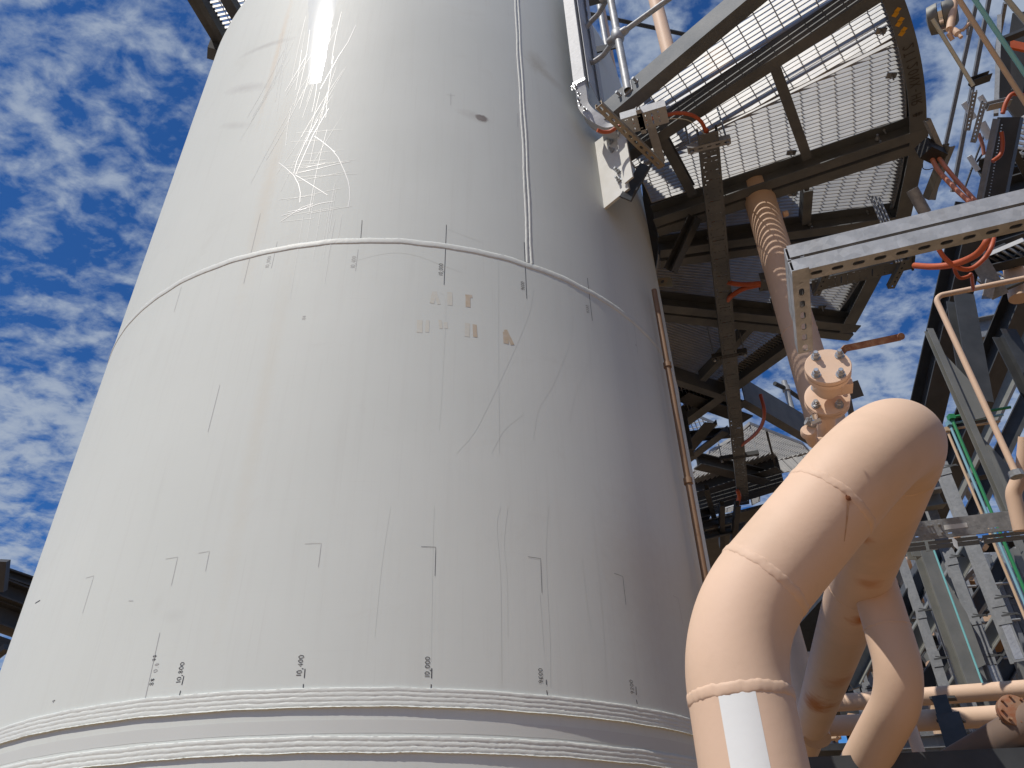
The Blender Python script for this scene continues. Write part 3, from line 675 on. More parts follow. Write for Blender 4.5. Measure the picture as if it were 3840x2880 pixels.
# ---------------------------------------------------------------- near handrail on the outer stringer
railp = UZ(2355, 340, 3.96)
hr = thing('guard_rail', railp, 'galvanised tube handrail with ball clamps and looped end beside the curved cable tray', 'handrail')
mb = MB(); top = V((railp.x, railp.y, 5.15)); mb.tube([railp, top], .0242, 20, caps=False); mb.tube([railp + V((0, 0, .001)), top], .0205, 16, caps=False); obj('post', mb, GALV, hr)
pm_ = VL(railp, 135)
p2_ = VL(railp, 12)
mb = MB()
zm = pm_.z; a_ = UZ(2503, 0, zm); dirm = (a_ - pm_).normalized(); farm = pm_ + dirm * 1.9
l1 = UZ(2262, 208, zm); l2 = UZ(2212, 243, zm)
zt = zm + .50; t1 = UZ(2245, 52, zt) ; t2 = UZ(2197, 100, zt)
t0 = p2_ if p2_.z > zm + .2 else V((railp.x, railp.y, zt)); 
path = fillet([farm, pm_, l1, l2, UZ(2178, 180, (zm + zt) / 2), t2, t1, V((railp.x, railp.y, zt)), V((railp.x, railp.y, zt)) + dirm * 1.9], [0, .02, .12, .07, .16, .1, .12, .05, 0], 8)
mb.tube(path, .0172, 14); obj('rail', mb, GALV, hr)
for q_ in (pm_, V((railp.x, railp.y, zt))):
    mb = MB(); mb.lathe(q_ - V((0, 0, .055)), (0, 0, 1), [(0, .026), (.012, .036), (.035, .041), (.055, .043), (.075, .041), (.098, .036), (.11, .026)], 20); mb.lathe(q_ - dirm * .075, dirm, [(0, .019), (.01, .024), (.06, .030), (.09, .030), (.14, .024), (.15, .019)], 16)
    obj('ball_clamp', mb, GALV, hr)
mb = MB()
stdir = (TP(137.0, RO2, 0) - TP(138.2, RB + .2, 0)).normalized(); no = V((-stdir.y, stdir.x, 0)); no = no if no.dot(railp) < 0 else -no
pc = railp + V((0, 0, .03)) - no * .028
mb.box(pc, stdir * .085, no * .005, V((0, 0, .05)))
mb.box(railp + V((0, 0, .03)) - no * .012, stdir * .03, no * .012, V((0, 0, .045)))
obj('base_plate', mb, GALV, hr, smooth=False)
mb = MB()
for s_ in (-.062, .062): hexbolt(mb, pc + stdir * s_ + no * .004, no, .016, .018, .035)
obj('base_bolts', mb, ZINC, hr)['kind'] = 'stuff'
far = U(2296, 300, 6.4)
hr3 = thing('guard_rail_post', far, 'thin far handrail post against blue sky just right of the looped handrail end', 'handrail')
mb = MB(); mb.tube([far, VL(far, -60)], .026, 12); obj('post', mb, GALV, hr3)
mb = MB(); mb.tube([VL(far, 0) - V((.6, 0, 0)), VL(far, 0) + V((1.0, .4, 0))], .02, 10); obj('rail', mb, DARK, hr3)
def dbeam(a, b, da, db, sec, name, label, cat, m, group=None, up=V((0, 0, 1))):
    mb = MB(); mb.sweep(sec, [U(*a, da), U(*b, db)], up=up); o = obj(name, mb, m, None, ang=25); return tag(o, label, cat, group)
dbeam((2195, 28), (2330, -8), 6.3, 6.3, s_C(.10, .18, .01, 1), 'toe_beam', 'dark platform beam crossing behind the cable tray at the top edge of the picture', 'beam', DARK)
dbeam((2226, 190), (2312, 170), 5.6, 5.6, s_rect(.012, .07), 'flat_bracket', 'short dark flat bracket behind the looped end of the handrail', 'bracket', DARK)
px_ = U(2290, 200, 6.8)
mb = MB(); mb.tube([VL(px_, 335), VL(px_, -80)], .024, 12); tag(obj('small_pipe', mb, TAN), 'thin tan pipe running up beside the far handrail post at the vessel edge', 'pipe')
px_ = U(2480, 90, 6.6)
mb = MB(); mb.tube([VL(px_, 260), VL(px_, -120)], .058, 24); tag(obj('vertical_pipe', mb, BEIGE), 'glossy beige pipe rising against the sky above the bright sunlit stringer', 'pipe')

pn = no; p0_ = TP(138.2, RB + .12, ZB); pm_l = MB()
for a_, b_ in (((2596, 112), (2602, 128)), ((2602, 128), (2610, 124))):
    q1, q2 = [ray(*t_) * (p0_.dot(pn) / ray(*t_).dot(pn)) + pn * .001 for t_ in (a_, b_)]
    e_ = (q2 - q1).normalized(); w_ = pn.cross(e_) * .0022; pm_l.add([q1 - w_, q1 + w_, q2 + w_, q2 - w_], [(0, 1, 2, 3)])
obj('pen_mark', pm_l, INK, plat, smooth=False)
# platform seen at the upper left edge of the vessel
def leftplat():
    z = 6.0
    p = thing('upper_platform', UZ(800, 150, z), 'dark platform corner with bright grating slots at the upper left of the vessel', 'platform')
    A, B = UZ(690, -20, z), UZ(818, 192, z)
    beam3('edge_beam', A, B, s_C(.10, .15, .008, 1), p, DARK)
    beam3('edge_beam', UZ(745, -20, z), UZ(836, 142, z), s_rect(.05, .10), p, DARK)
    beam3('cross_beam', UZ(840, -30, z), UZ(905, 80, z), s_rect(.085, .10), p, DARK)
    grating(p, [UZ(x, y, z + .06) for x, y in ((740, -35), (1010, -35), (900, 110), (842, 150))], 100.1, z=z + .06, pitch=.036, depth=.034, m=GRATE)
    mb = MB(); c = UZ(812, 180, z); mb.box(c, V((.05, .02, 0)), V((-.02, .05, 0)), V((0, 0, .10))); obj('bracket', mb, DARK, p, smooth=False)
leftplat()
mb = MB(); c = UZ(1140, -6, 6.2); mb.box(c, V((.06, 0, 0)), V((0, .03, 0)), V((0, 0, .03))); tag(obj('lifting_lug', mb, DARK, smooth=False), 'small dark lug on the vessel at the top edge beside the sun glare', 'bracket')

# dark platform beams at the left picture edge
lf = thing('distant_platform', U(40, 2250, 9), 'dark steel platform beams stacked behind the left edge of the vessel', 'platform')
q = lambda x, y: (x * .24096, 2080 + y * .24096)
def lb(n, x0, y0, x1, y1, w, h, d=9.0, m=DARK): beam3(n, U(*q(x0, y0), d), U(*q(x1, y1), d + .6), s_I(w, h, .02, .012), lf, m)
beam3('post', U(*q(55, 90), 9), U(*q(5, 560), 9), s_rect(.11, .11), lf, DARK)
lb('beam', -500, 110, 620, 490, .16, .12); lb('beam', -500, 370, 620, 790, .28, .22); lb('beam', -500, 780, 620, 1190, .28, .26, 9.0)
beam3('beam', U(*q(-500, 1220), 9), U(*q(300, 1490), 9.3), s_rect(.16, .12), lf, DARK); beam3('brace', U(*q(-60, 1570), 9), U(*q(110, 1440), 9), s_rect(.08, .08), lf, DARK)
beam3('toe_plate', U(*q(-500, 700), 9.6), U(*q(620, 1060), 10), s_rect(.02, .01), lf, BEAM)

# ---------------------------------------------------------------- slotted strut and perforated tray builders
def oval(cx, cy, hl, hw, n=5):
    "slot outline, long axis along x"
    pts = []
    for k in range(n + 1): a = -math.pi / 2 + math.pi * k / n; pts.append((cx + (hl - hw) + hw * math.cos(a), cy + hw * math.sin(a)))
    for k in range(n + 1): a = math.pi / 2 + math.pi * k / n; pts.append((cx - (hl - hw) + hw * math.cos(a), cy + hw * math.sin(a)))
    return pts
def strut(mb, A, B, nw, w=.0413, h=.0413, pitch=.05, sl=.0145, sw=.0068, first=.025, th=.0025, slots=True):
    "lipped channel from A to B (middle of the slotted web); nw = outward normal of the web"
    A, B = V(A), V(B); X = (B - A).normalized(); L_ = (B - A).length; nw = (V(nw) - X * V(nw).dot(X)).normalized(); Y = nw.cross(X)
    loops = [[(0, -w / 2), (L_, -w / 2), (L_, w / 2), (0, w / 2)]]
    if slots:
        x = first
        while x < L_ - sl: loops.append(list(reversed(oval(x, 0, sl, sw)))); x += pitch
    mb.plate(loops, X, Y, A, -th)
    for s_ in (-1, 1):
        c = A + X * (L_ / 2) + Y * s_ * (w / 2 - th / 2) - nw * (h / 2 + th * .5)
        mb.box(c, X * (L_ / 2), Y * (th / 2), nw * (h / 2 - th * .5))
        c = A + X * (L_ / 2) + Y * s_ * (w / 2 - .0055) - nw * (h - th / 2)
        mb.box(c, X * (L_ / 2 - .0003), Y * .0045, nw * (th / 2))
def tray(mb, A, B, up, w=.12, side=.05, rows=(-.3, 0, .3), pitch=.05, th=.0022, cross_every=5, seed=0):
    "perforated cable tray: A to B is the middle of the floor; up = direction of the side walls"
    A, B = V(A), V(B); X = (B - A).normalized(); L_ = (B - A).length; up = (V(up) - X * V(up).dot(X)).normalized(); Y = up.cross(X)
    loops = [[(0, -w / 2), (L_, -w / 2), (L_, w / 2), (0, w / 2)]]; x = pitch * .6; k = 0
    while x < L_ - .03:
        if k % cross_every == cross_every - 1: loops.append(list(reversed([(x - .003, -w * .32), (x + .003, -w * .32), (x + .003, w * .32), (x - .003, w * .32)])))
        elif k % 2:
            for r in (-.28, 0, .28): loops.append(list(reversed([(x - .002, r * w - w * .06), (x + .002, r * w - w * .06), (x + .002, r * w + w * .06), (x - .002, r * w + w * .06)])))
        else:
            for r in (-.36, .36): loops.append(list(reversed(oval(x, r * w, .009, .0028, 3))))
        x += pitch * .72; k += 1
    mb.plate(loops, X, Y, A, th)
    for s_ in (-1, 1):
        mb.box(A + X * (L_ / 2) + Y * s_ * (w / 2 - th / 2) + up * (side / 2 + th), X * (L_ / 2), Y * (th / 2), up * (side / 2))
        mb.box(A + X * (L_ / 2) + Y * s_ * (w / 2 - .006) + up * (side + th * 1.5), X * (L_ / 2 - .0003), Y * .006, up * (th / 2))

# ---------------------------------------------------------------- big beige process pipe: riser, 45 degree elbow, long radius elbow, run to the rear
PD = .273
PX, PY = .58, 2.15
C1 = V((PX, PY, .667)); C2 = UZ(3449, 1483, 1.30); Mdir = (UZ(3087, 2583, 1.30) - C2).normalized(); END = C2 + Mdir * 13.0
pipe = thing('process_pipe', (PX, PY, -EYE), 'thickest beige pipe, bending twice in the foreground, with a white tape strip on it', 'pipe')
PIPEP = BEIGE.copy(); PIPEP.name = 'rust_stained_pipe_paint'
def add_spots(m, spots):
    t = m.node_tree; b = t.nodes['Principled BSDF']; src = b.inputs['Base Color'].links[0].from_socket; g = t.nodes.new('ShaderNodeNewGeometry')
    nz_ = t.nodes.new('ShaderNodeTexNoise'); nz_.inputs['Scale'].default_value = 14; nz_.inputs['Detail'].default_value = 6; t.links.new(g.outputs['Position'], nz_.inputs['Vector'])
    for P, sc, colr, amt in spots:
        v = t.nodes.new('ShaderNodeVectorMath'); v.operation = 'SUBTRACT'; t.links.new(g.outputs['Position'], v.inputs[0]); v.inputs[1].default_value = tuple(P)
        w = t.nodes.new('ShaderNodeVectorMath'); w.operation = 'MULTIPLY'; t.links.new(v.outputs[0], w.inputs[0]); w.inputs[1].default_value = tuple(1 / s for s in sc)
        ln = t.nodes.new('ShaderNodeVectorMath'); ln.operation = 'LENGTH'; t.links.new(w.outputs[0], ln.inputs[0])
        d = mathn(t, 'ADD', ln.outputs['Value'], mathn(t, 'MULTIPLY', mathn(t, 'SUBTRACT', nz_.outputs[0], .5), 1.3))
        src = mix(t, mathn(t, 'MULTIPLY', ramp(t, d, [(.25, (1, 1, 1)), (1.0, (0, 0, 0))]), amt), src, colr)
    t.links.new(src, b.inputs['Base Color'])
path = fillet([V((PX, PY, -EYE)), C1, C2, END], [0, .41, .40, 0], 28)
dense = []
for a, b in zip(path, path[1:]):
    n = max(1, int((b - a).length / .06)); dense += [a.lerp(b, k / n) for k in range(n)]
dense.append(path[-1])
mb = MB(); mb.tube(dense, PD / 2, 96); obj('pipe_run', mb, PIPEP, pipe, ang=60)
def pipe_weld(P, ax, R, w=.026, h=.004, seed=1, parent=None, m=BEIGE, n=180, name='weld_ring', tap=1.0):
    rn = random.Random(seed); ax = V(ax).normalized(); a = ax.orthogonal().normalized(); b = ax.cross(a); vs = []; sec = [(-.5, -.001), (-.42, .35), (-.3, .8), (-.05, 1), (.2, .95), (.38, .6), (.5, -.001)]
    k = len(sec); ph = [rn.uniform(0, 6.3) for _ in range(5)]
    for i in range(n):
        t = 2 * math.pi * i / n; wob = .0016 * sum(math.sin(t * f + p) for f, p in zip((3, 7, 13, 22, 35), ph)) / 2; g = 1 + .25 * math.sin(t * 11 + ph[0])
        for x, y in sec:
            r = R + (y * h * g + rn.gauss(0, .00025) if y > 0 else -.001)
            vs.append(V(P) + ax * (x * w + wob + rn.gauss(0, .0004)) + (a * math.cos(t) + b * math.sin(t)) * r)
    mb = MB(); mb.add(vs, [(i * k + j, ((i + 1) % n) * k + j, ((i + 1) % n) * k + j + 1, i * k + j + 1) for i in range(n) for j in range(k - 1)])
    return obj(name, mb, m, parent, ang=70)
Ld = (C2 - C1).normalized()
t1_ = .41 * math.tan(math.acos(Ld.z) / 2); t2_ = .40 / math.tan(math.acos(max(-1, min(1, (-Ld).dot(Mdir)))) / 2)
pipe_weld((PX, PY, C1.z - t1_ - .012), (0, 0, 1), PD / 2, .034, .0032, 1, pipe)
pipe_weld(C1 + Ld * (t1_ - .012), Ld, PD / 2, .030, .0022, 2, pipe)
pipe_weld(C2 - Ld * (t2_ + .052), Ld, PD / 2, .026, .0020, 3, pipe)
pipe_weld(C2 + Mdir * (t2_ + .02), Mdir, PD / 2, .016, .0025, 4, pipe)
pipe_weld(C2 + Mdir * (t2_ + 1.25), Mdir, PD / 2, .016, .0025, 5, pipe)
# helper: hit the pipe surface (capsule test along a straight leg)
def on_pipe(px, py, A, B, R):
    d = ray(px, py).normalized(); X = (B - A).normalized(); o = -A
    dp = d - X * d.dot(X); op = o - X * o.dot(X); a = dp.dot(dp); b = 2 * dp.dot(op); c = op.dot(op) - R * R; q = b * b - 4 * a * c
    if q < 0: return None
    return d * ((-b - math.sqrt(q)) / 2 / a)
def wrap_patch(mb, A, B, R, x0, x1, a0, a1, ref, off=.0006, n=24, m_=6):
    "patch hugging a straight leg: x along from A, angle from ref direction"
    X = (B - A).normalized(); r0 = (V(ref) - X * V(ref).dot(X)).normalized(); r1 = X.cross(r0); vs = []
    for j in range(m_ + 1):
        for i in range(n + 1):
            t = a0 + (a1 - a0) * i / n; vs.append(A + X * (x0 + (x1 - x0) * j / m_) + (r0 * math.cos(t) + r1 * math.sin(t)) * (R + off))
    mb.add(vs, [(j * (n + 1) + i, j * (n + 1) + i + 1, (j + 1) * (n + 1) + i + 1, (j + 1) * (n + 1) + i) for j in range(m_) for i in range(n)])
_s = []
for px_, py_, s_, am in ((3235, 2020, (.10, .06, .03), .6), (3240, 2325, (.09, .10, .05), .85), (3255, 2190, (.08, .07, .05), .4), (3050, 2640, (.16, .30, .09), .8), (3150, 2560, (.12, .2, .1), .35)):
    h_ = on_pipe(px_, py_, C2, END, PD / 2)
    if h_: _s.append((h_, s_, (.50, .17, .035), min(1, am * 1.25)))
h_ = on_pipe(3181, 1868, C1, C2, PD / 2)
if h_: _s.append((h_, (.025, .025, .03), (.55, .30, .16), .7))
for px_, py_, s_ in ((2680, 2150, (.02, .02, .10)), (2900, 2700, (.03, .03, .25)), (2800, 2300, (.03, .03, .2))):
    pass
add_spots(PIPEP, _s)
A0 = V((PX, PY, 0)); B0 = V((PX, PY, 1))
pl, pr_ = on_pipe(2690, 2590, A0, B0, PD / 2), on_pipe(2830, 2578, A0, B0, PD / 2)
def angz(p): return math.atan2(p.y - PY, p.x - PX)
mb = MB(); wrap_patch(mb, A0, B0, PD / 2, -.25, (pl.z + pr_.z) / 2, angz(pl), angz(pr_), (1, 0, 0)); obj('white_tape', mb, WHITE, pipe, ang=60)
# rust pit with run on the leaning leg, rust bands on the rear run
hit = on_pipe(3181, 1868, C1, C2, PD / 2)
if hit:
    nrm_ = (hit - C1) - Ld * (hit - C1).dot(Ld); nrm_.normalize()
    mb = MB(); mb.lathe(hit - nrm_ * .004, nrm_, [(0, .0075), (.0055, .007), (.0065, .004)], 14); mb.lathe(hit - nrm_ * .004 + Ld * .004 , nrm_, [(0, .011), (.0044, .010)], 14); obj('rust_pit', mb, RUSTSPOT, pipe)
    mb = MB(); vs = []
    pts = [(3181, 1872, 4), (3180, 1900, 3.2), (3177, 1940, 2.4), (3172, 1985, 1.8), (3166, 2030, 1.0)]
    for x, y, w in pts:
        for s_ in (-1, 1):
            h_ = on_pipe(x + s_ * w * 1.6, y, C1, C2, PD / 2 + .0006)
            vs.append(h_)
    if all(vs): mb.add(vs, [(2 * i, 2 * i + 1, 2 * i + 3, 2 * i + 2) for i in range(len(pts) - 1)]); obj('rust_run', mb, RUSTRUN, pipe, smooth=False)
def rust_patch(seedv, px, py, A, B, R, sa, sx, parent, m=RUSTRUN):
    h_ = on_pipe(px, py, A, B, R)
    if not h_: return
    X = (B - A).normalized(); x0 = (h_ - A).dot(X); r0 = (h_ - A - X * x0).normalized(); r1 = X.cross(r0); rn = random.Random(seedv); n = 40; mb = MB()
    vs = [A + X * x0 + r0 * (R + .0008)]
    for i in range(n):
        t = 2 * math.pi * i / n; k = 1 + .25 * math.sin(3 * t + seedv) + .15 * math.sin(7 * t + 2 * seedv) + rn.gauss(0, .05)
        an = sa * k * math.cos(t); vs.append(A + X * (x0 + sx * k * math.sin(t)) + (r0 * math.cos(an) + r1 * math.sin(an)) * (R + .0008))
    mb.add(vs, [(0, 1 + i, 1 + (i + 1) % n) for i in range(n)]); obj('rust_stain', mb, m, parent, smooth=False)
def stain_mat(name, c1, c2):
    m = bpy.data.materials.new(name); m.use_nodes = True; return m
RS = mat('pale_rust_stain', (.60, .38, .22), .55, vary=(.66, .47, .32), vscale=22, rust=(.45, .20, .07), rscale=12, rlo=.52, rhi=.68)

# ---------------------------------------------------------------- flanged vent valve on the horizontal stub
vd = V((-.27, -.955, .07)).normalized()      # valve axis, towards the camera
VF = U(3105, 1372, 2.72)                     # centre of the outer blind flange face
valve = thing('flanged_valve', VF - vd * .1, 'beige flanged valve with four grey bolts and a rusty lever, above the thick pipe bend', 'valve')
FR = .078
mb = MB(); mb.lathe(VF, -vd, [(0, FR - .002), (.002, FR), (.018, FR), (.020, FR - .001)], 64); obj('blind_flange', mb, BEIGE, valve)
mb = MB(); mb.lathe(VF - vd * .0235, -vd, [(0, FR - .001), (.002, FR), (.018, FR), (.020, FR - .002), (.021, .047), (.04, .038), (.05, .036)], 64); obj('flange', mb, BEIGE, valve)
mb = MB(); mb.lathe(VF - vd * .0205, -vd, [(0, FR * .62), (.003, FR * .62)], 48); obj('gasket', mb, DARK, valve)
mb = MB(); mb.lathe(VF - vd * .070, -vd, [(0, .036), (.01, .044), (.03, .052), (.055, .052), (.072, .044), (.085, .036)], 48)
sb = vd.cross(V((0, 0, 1))).normalized(); ub = sb.cross(vd)
mb.box(VF - vd * .115 - sb * .045 - ub * .015, sb * .035, vd * .030, ub * .018); mb.box(VF - vd * .112 + ub * .05, sb * .022, vd * .022, ub * .022)
obj('valve_body', mb, BEIGE, valve)
RF = VF - vd * .185
mb = MB(); mb.lathe(RF, -vd, [(0, .036), (.001, FR - .004), (.003, FR + .002), (.018, FR + .002), (.0195, FR)], 64); obj('flange', mb, BEIGE, valve)
mb = MB(); mb.lathe(RF - vd * .0225, -vd, [(0, FR), (.001, FR + .002), (.017, FR + .002), (.019, FR - .004), (.022, .048), (.06, .034), (.55, .034)], 64); obj('flange_neck', mb, BEIGE, valve)
for k, (u, v) in enumerate(((-.048, .036), (.030, .048), (.048, -.030), (-.030, -.048))):
    for base, nm, ln in ((VF, 'bolt', .012), (RF, 'bolt', .010)):
        mb = MB(); P = base + sb * u + ub * v
        mb.lathe(P, vd, [(0, .0165), (.003, .0165)], 24); mb.lathe(P + vd * .003, vd, [(0, .0135), (.014, .0135), (.016, .011)], 6); mb.lathe(P + vd * .018, vd, [(0, .0085), (ln, .0085), (ln + .002, .007)], 16)
        bo = obj(nm, mb, ZINC, valve)
        mb = MB(); mb.lathe(P - vd * .046, -vd, [(0, .0135), (.014, .0135)], 6); obj('nut', mb, ZINC, bo)
# lever: stem block then flat bar rising and kinking outwards
s0 = VF - vd * .115 + ub * .055; l0 = U(3152, 1326, 2.84); l1_ = U(3170, 1306, 2.86); l2_ = U(3213, 1298, 2.86); l3_ = U(3376, 1264, 2.80)
mb = MB(); mb.sweep(s_rect(.006, .026), [s0, l0, l1_, l2_, l3_], up=V((0, -.55, .83))); mb.lathe(l3_ - V((0, .003, 0)), V((0, -.83, -.55)), [(0, .013), (.006, .013)], 20); obj('lever', mb, RUST, valve, ang=25)
mb = MB(); mb.lathe(VF - vd * .115 + ub * .04, ub, [(0, .016), (.03, .016), (.031, .01), (.05, .01)], 20); obj('stem', mb, RUST, valve)
# chrome tube fitting and small elbow behind the valve
fit = thing('tube_fitting', U(3040, 1580, 2.85), 'shiny tube fitting and small elbow tucked between the valve and the big pipe bend', 'fitting')
mb = MB(); mb.tube([U(3053, 1552, 2.85), U(3062, 1590, 2.85)], .016, 16); mb.tube([U(3075, 1575, 2.84), U(3040, 1590, 2.84)], .012, 6); obj('union', mb, CHROME, fit)
mb = MB(); mb.tube([U(3022, 1580, 2.86), U(3045, 1590, 2.86)], .013, 12); mb.tube(fillet([U(3036, 1566, 2.86), U(3036, 1588, 2.86), U(3058, 1592, 2.86)], .02, 5), .014, 12); obj('nut', mb, GALV, fit)
mb = MB(); c_ = U(3034, 1628, 2.88); mb.lathe(c_, (-.3, -.9, .1), [(0, .022), (.004, .030), (.02, .030), (.03, .024)], 28); mb.tube(fillet([c_, c_ + V((.03, .05, -.01)), U(3080, 1660, 2.95)], .03, 6), .022, 16); obj('elbow', mb, BEIGE, fit)
dbeam((3172, 1440), (3195, 1498), 3.3, 3.3, s_L(.05, .05, .004), 'angle_offcut', 'small dark angle end poking out right of the valve', 'bracket', DARK)
dbeam((3180, 1490), (3196, 1570), 3.25, 3.25, s_rect(.02, .03), 'flat_bar', 'short dark bar between the valve and the top of the beige pipe bend', 'bracket', DARK)

# ---------------------------------------------------------------- beige vertical pipe rising through the walkway
VP = U(2874, 790, 5.05)
mb = MB(); lo = VL(VP, 2000); hi = V((VP.x, VP.y, 5.6)); rc = VL(VP, 2580) + V((-.055, 0, 0)); rend = U(3205, 2930, rc.dot(fwd) + .30); RPTH = fillet([rend, rc, hi], [0, .26, 0], 24); dn = []
for a, b in zip(RPTH, RPTH[1:]):
    n = max(1, int((b - a).length / .05)); dn += [a.lerp(b, k / n) for k in range(n)]
dn.append(hi); mb.tube(dn, .100, 64); vpo = thing('riser_pipe', rend, 'tall beige riser striped by grating shadow, bending away at its foot beside the covered trays', 'pipe')
obj('pipe_run', mb, BEIGE, vpo, ang=60)
for py_, sd_ in ((1260, 9), (2345, 10)):
    i_ = min(range(1, len(dn) - 1), key=lambda k: abs(pj(dn[k])[1] - py_)); pipe_weld(dn[i_], dn[i_ + 1] - dn[i_ - 1], .100, .012, .002, sd_, vpo)
mb = MB()
rax = (hi - rc).normalized(); e0 = min(dn, key=lambda q_: abs(pj(q_)[1] - 1330)); toc = (V((0, 0, 0)) - V((VP.x, VP.y, 0))).normalized(); sdv = V((-toc.y, toc.x, 0))
for k in range(46):
    z_ = e0.z - k * .0125; an = .25; p = V((VP.x, VP.y, 0)) * 0 + e0 - rax * (k * .0125) + (toc * math.cos(an) + sdv * math.sin(an)) * .1005
    mb.lathe(p - toc * .002, toc, [(0, .004), (.0035, .003)], 6)
obj('seam_dots', mb, ZINC, vpo)['kind'] = 'stuff'
mb = MB(); p = VL(VP, 815); mb.lathe(p + V((.09, -.02, 0)), (.9, -.3, .1), [(0, .020), (.03, .020), (.034, .014)], 16); obj('boss', mb, BEIGE, vpo)
# rusty small pipe down the right edge of the vessel
sp = U(2447, 1190, 4.25); spd = UZ(2447, 1190, 3.0)
spb = U(2526, 1500, 4.0)
mb = MB(); lo = VL(spb, 2250); top = VL(spb, 1088); mb.tube([V((lo.x, lo.y, -EYE)), top], .0155, 18)
rp = thing('drain_pipe', (lo.x, lo.y, -EYE), 'thin rusty tan pipe running down along the right edge of the vessel', 'pipe'); obj('pipe_run', mb, PRUST, rp, ang=60)
mb = MB(); p = VL(spb, 1378); mb.tube([p, p + V((0, 0, .03))], .022, 14); p = VL(spb, 1815); mb.tube([p, p + V((0, 0, .03))], .022, 14); obj('coupling', mb, PRUST, rp)
sp2 = UZ(2395, 800, 3.4) * 1.0
s2 = U(2398, 790, 5.3); mb = MB(); mb.tube([VL(s2, 842), VL(s2, 735)], .022, 12); tag(obj('small_pipe', mb, PRUST), 'short length of tan pipe seen in the sky gap beside the cleat plate', 'pipe')

# ---------------------------------------------------------------- double slotted strut frame
SA = U(3028, 1030, 1.92); zs = SA.z
SB = UZ(3915, 825, zs); Xs = (SB - SA).normalized()
frame = thing('support_arm', SA, 'galvanised double slotted strut arm cut off at its corner with a slotted leg hanging down', 'strut frame')
hs = V((Xs.y, -Xs.x, 0))        # horizontal, across the arm
hs = hs if hs.dot(V((0, -1, 0))) > 0 else -hs
mb = MB(); S0_ = SA - Xs * .030
strut(mb, S0_, S0_ + Xs * 1.25, V((0, 0, -1)), first=.030 + .022)
obj('lower_channel', mb, GALV, frame, smooth=False)
mb = MB(); S1_ = S0_ + V((0, 0, .0413 * 2 + .009)); strut(mb, S1_, S1_ + Xs * 1.25, V((0, 0, 1)), slots=True); obj('upper_channel', mb, GALV, frame, smooth=False)
# second pair of channels running straight back from the corner, web underneath
Lt = U(3001, 1020, 1.915); Lt = UZ(3001, 1018, zs); Lb = UZ(3021, 1322, zs); Xl = (Lb - Lt).normalized()
mb = MB(); strut(mb, Lt + Xl * .002, Lb, V((0, 0, -1)), first=.030); obj('slotted_leg', mb, GALV, frame, smooth=False)
mb = MB(); yl = V((Xl.y, -Xl.x, 0)); mb.box(Lt + Xl * .012 + V((0, 0, -.0035)), Xl * .026, yl * .0205, V((0, 0, .0012))); obj('corner_plate', mb, GALV, frame, smooth=False)
mb = MB(); strut(mb, Lt + V((0, 0, .0866)) + Xl * .0, Lb + V((0, 0, .0866)) - Xl * .10, V((0, 0, 1))); obj('rear_leg', mb, GALV, frame, smooth=False)

# ---------------------------------------------------------------- cable trays
def cable(name, pts, r, m, label, group=None, n=40):
    mb = MB(); mb.tube(bez(pts, n), r, 12); return tag(obj(name, mb, m), label, 'cable', group)
# tray 1: vertical on the vessel, bending out to the right
Tp = U(2172, 310, 4.70); tr1 = thing('cable_tray', Tp, 'bright galvanised cable tray coming down the vessel and curving out to the right', 'cable tray')
toc = -V((Tp.x, Tp.y, 0)).normalized(); rt = V((-toc.y, toc.x, 0)); rt = rt if rt.x > 0 else -rt
toT = (V((TX, TY, 0)) - V((Tp.x, Tp.y, 0))).normalized()
Tt = VL(Tp, -120); 
mb = MB(); c = (Tp + Tt) / 2; hz = (Tt.z - Tp.z) / 2
fr = (toc * .95 - rt * .3).normalized(); wd = fr.cross(V((0, 0, 1))); wd = wd if wd.x > 0 else -wd
bk = (rt * .75 + V((0, 1, 0)) * .66).normalized()
mb.box(c, wd * .036, fr * .0015, V((0, 0, hz))); 
mb.box(c + wd * .036 - fr * .035, wd * .0015, fr * .035, V((0, 0, hz))); mb.box(c - wd * .036 - fr * .010, wd * .0015, fr * .010, V((0, 0, hz)))
mb.box(c + wd * .075 - fr * .20, wd * .0015, fr * .035, V((0, 0, hz))); mb.box(c + wd * .055 - fr * .12, wd * .0012, fr * .1, V((0, 0, hz)))
obj('side_rail', mb, GALVB, tr1, smooth=False)
# bend: front face swept by a flat strip with depth
bpts = [U(2172, 315, 4.70), U(2180, 345, 4.68), U(2187, 392, 4.65), U(2212, 425, 4.60), U(2250, 450, 4.56), U(2278, 462, 4.54), U(2305, 458, 4.52)]
mb = MB(); vs = []
P = bez(bpts, 30)
for i, p in enumerate(P):
    t = (P[min(i + 1, len(P) - 1)] - P[max(i - 1, 0)]).normalized(); sN = t.cross(fr).normalized(); sN = sN if sN.dot(V((1, 0, 1))) > 0 else -sN
    wv = .034
    vs += [p + sN * wv, p - sN * wv, p - sN * wv - fr * .09, p - sN * (wv - .003) - fr * .09, p - sN * (wv - .003) - fr * .003, p + sN * (wv - .003) - fr * .003, p + sN * (wv - .003) - fr * .03, p + sN * wv - fr * .03]
mb.add(vs, [(i * 8 + j, i * 8 + (j + 1) % 8, (i + 1) * 8 + (j + 1) % 8, (i + 1) * 8 + j) for i in range(len(P) - 1) for j in range(8)] + [tuple(range(8)), tuple((len(P) - 1) * 8 + j for j in reversed(range(8)))])
obj('riser_bend', mb, GALVB, tr1, ang=25)
mb = MB(); mb.box(Tp + V((0, 0, .01)) + fr * .003, wd * .040, fr * .0015, V((0, 0, .012)))
for (x, y) in ((2158, 322), (2150, 335), (2173, 357), (2172, 378), (2177, 395), (2195, 412), (2208, 424), (2228, 440), (2246, 455), (2268, 466), (2163, 333)):
    p = U(x, y, 4.63); hexbolt(mb, p, fr, .008, .008, .016)
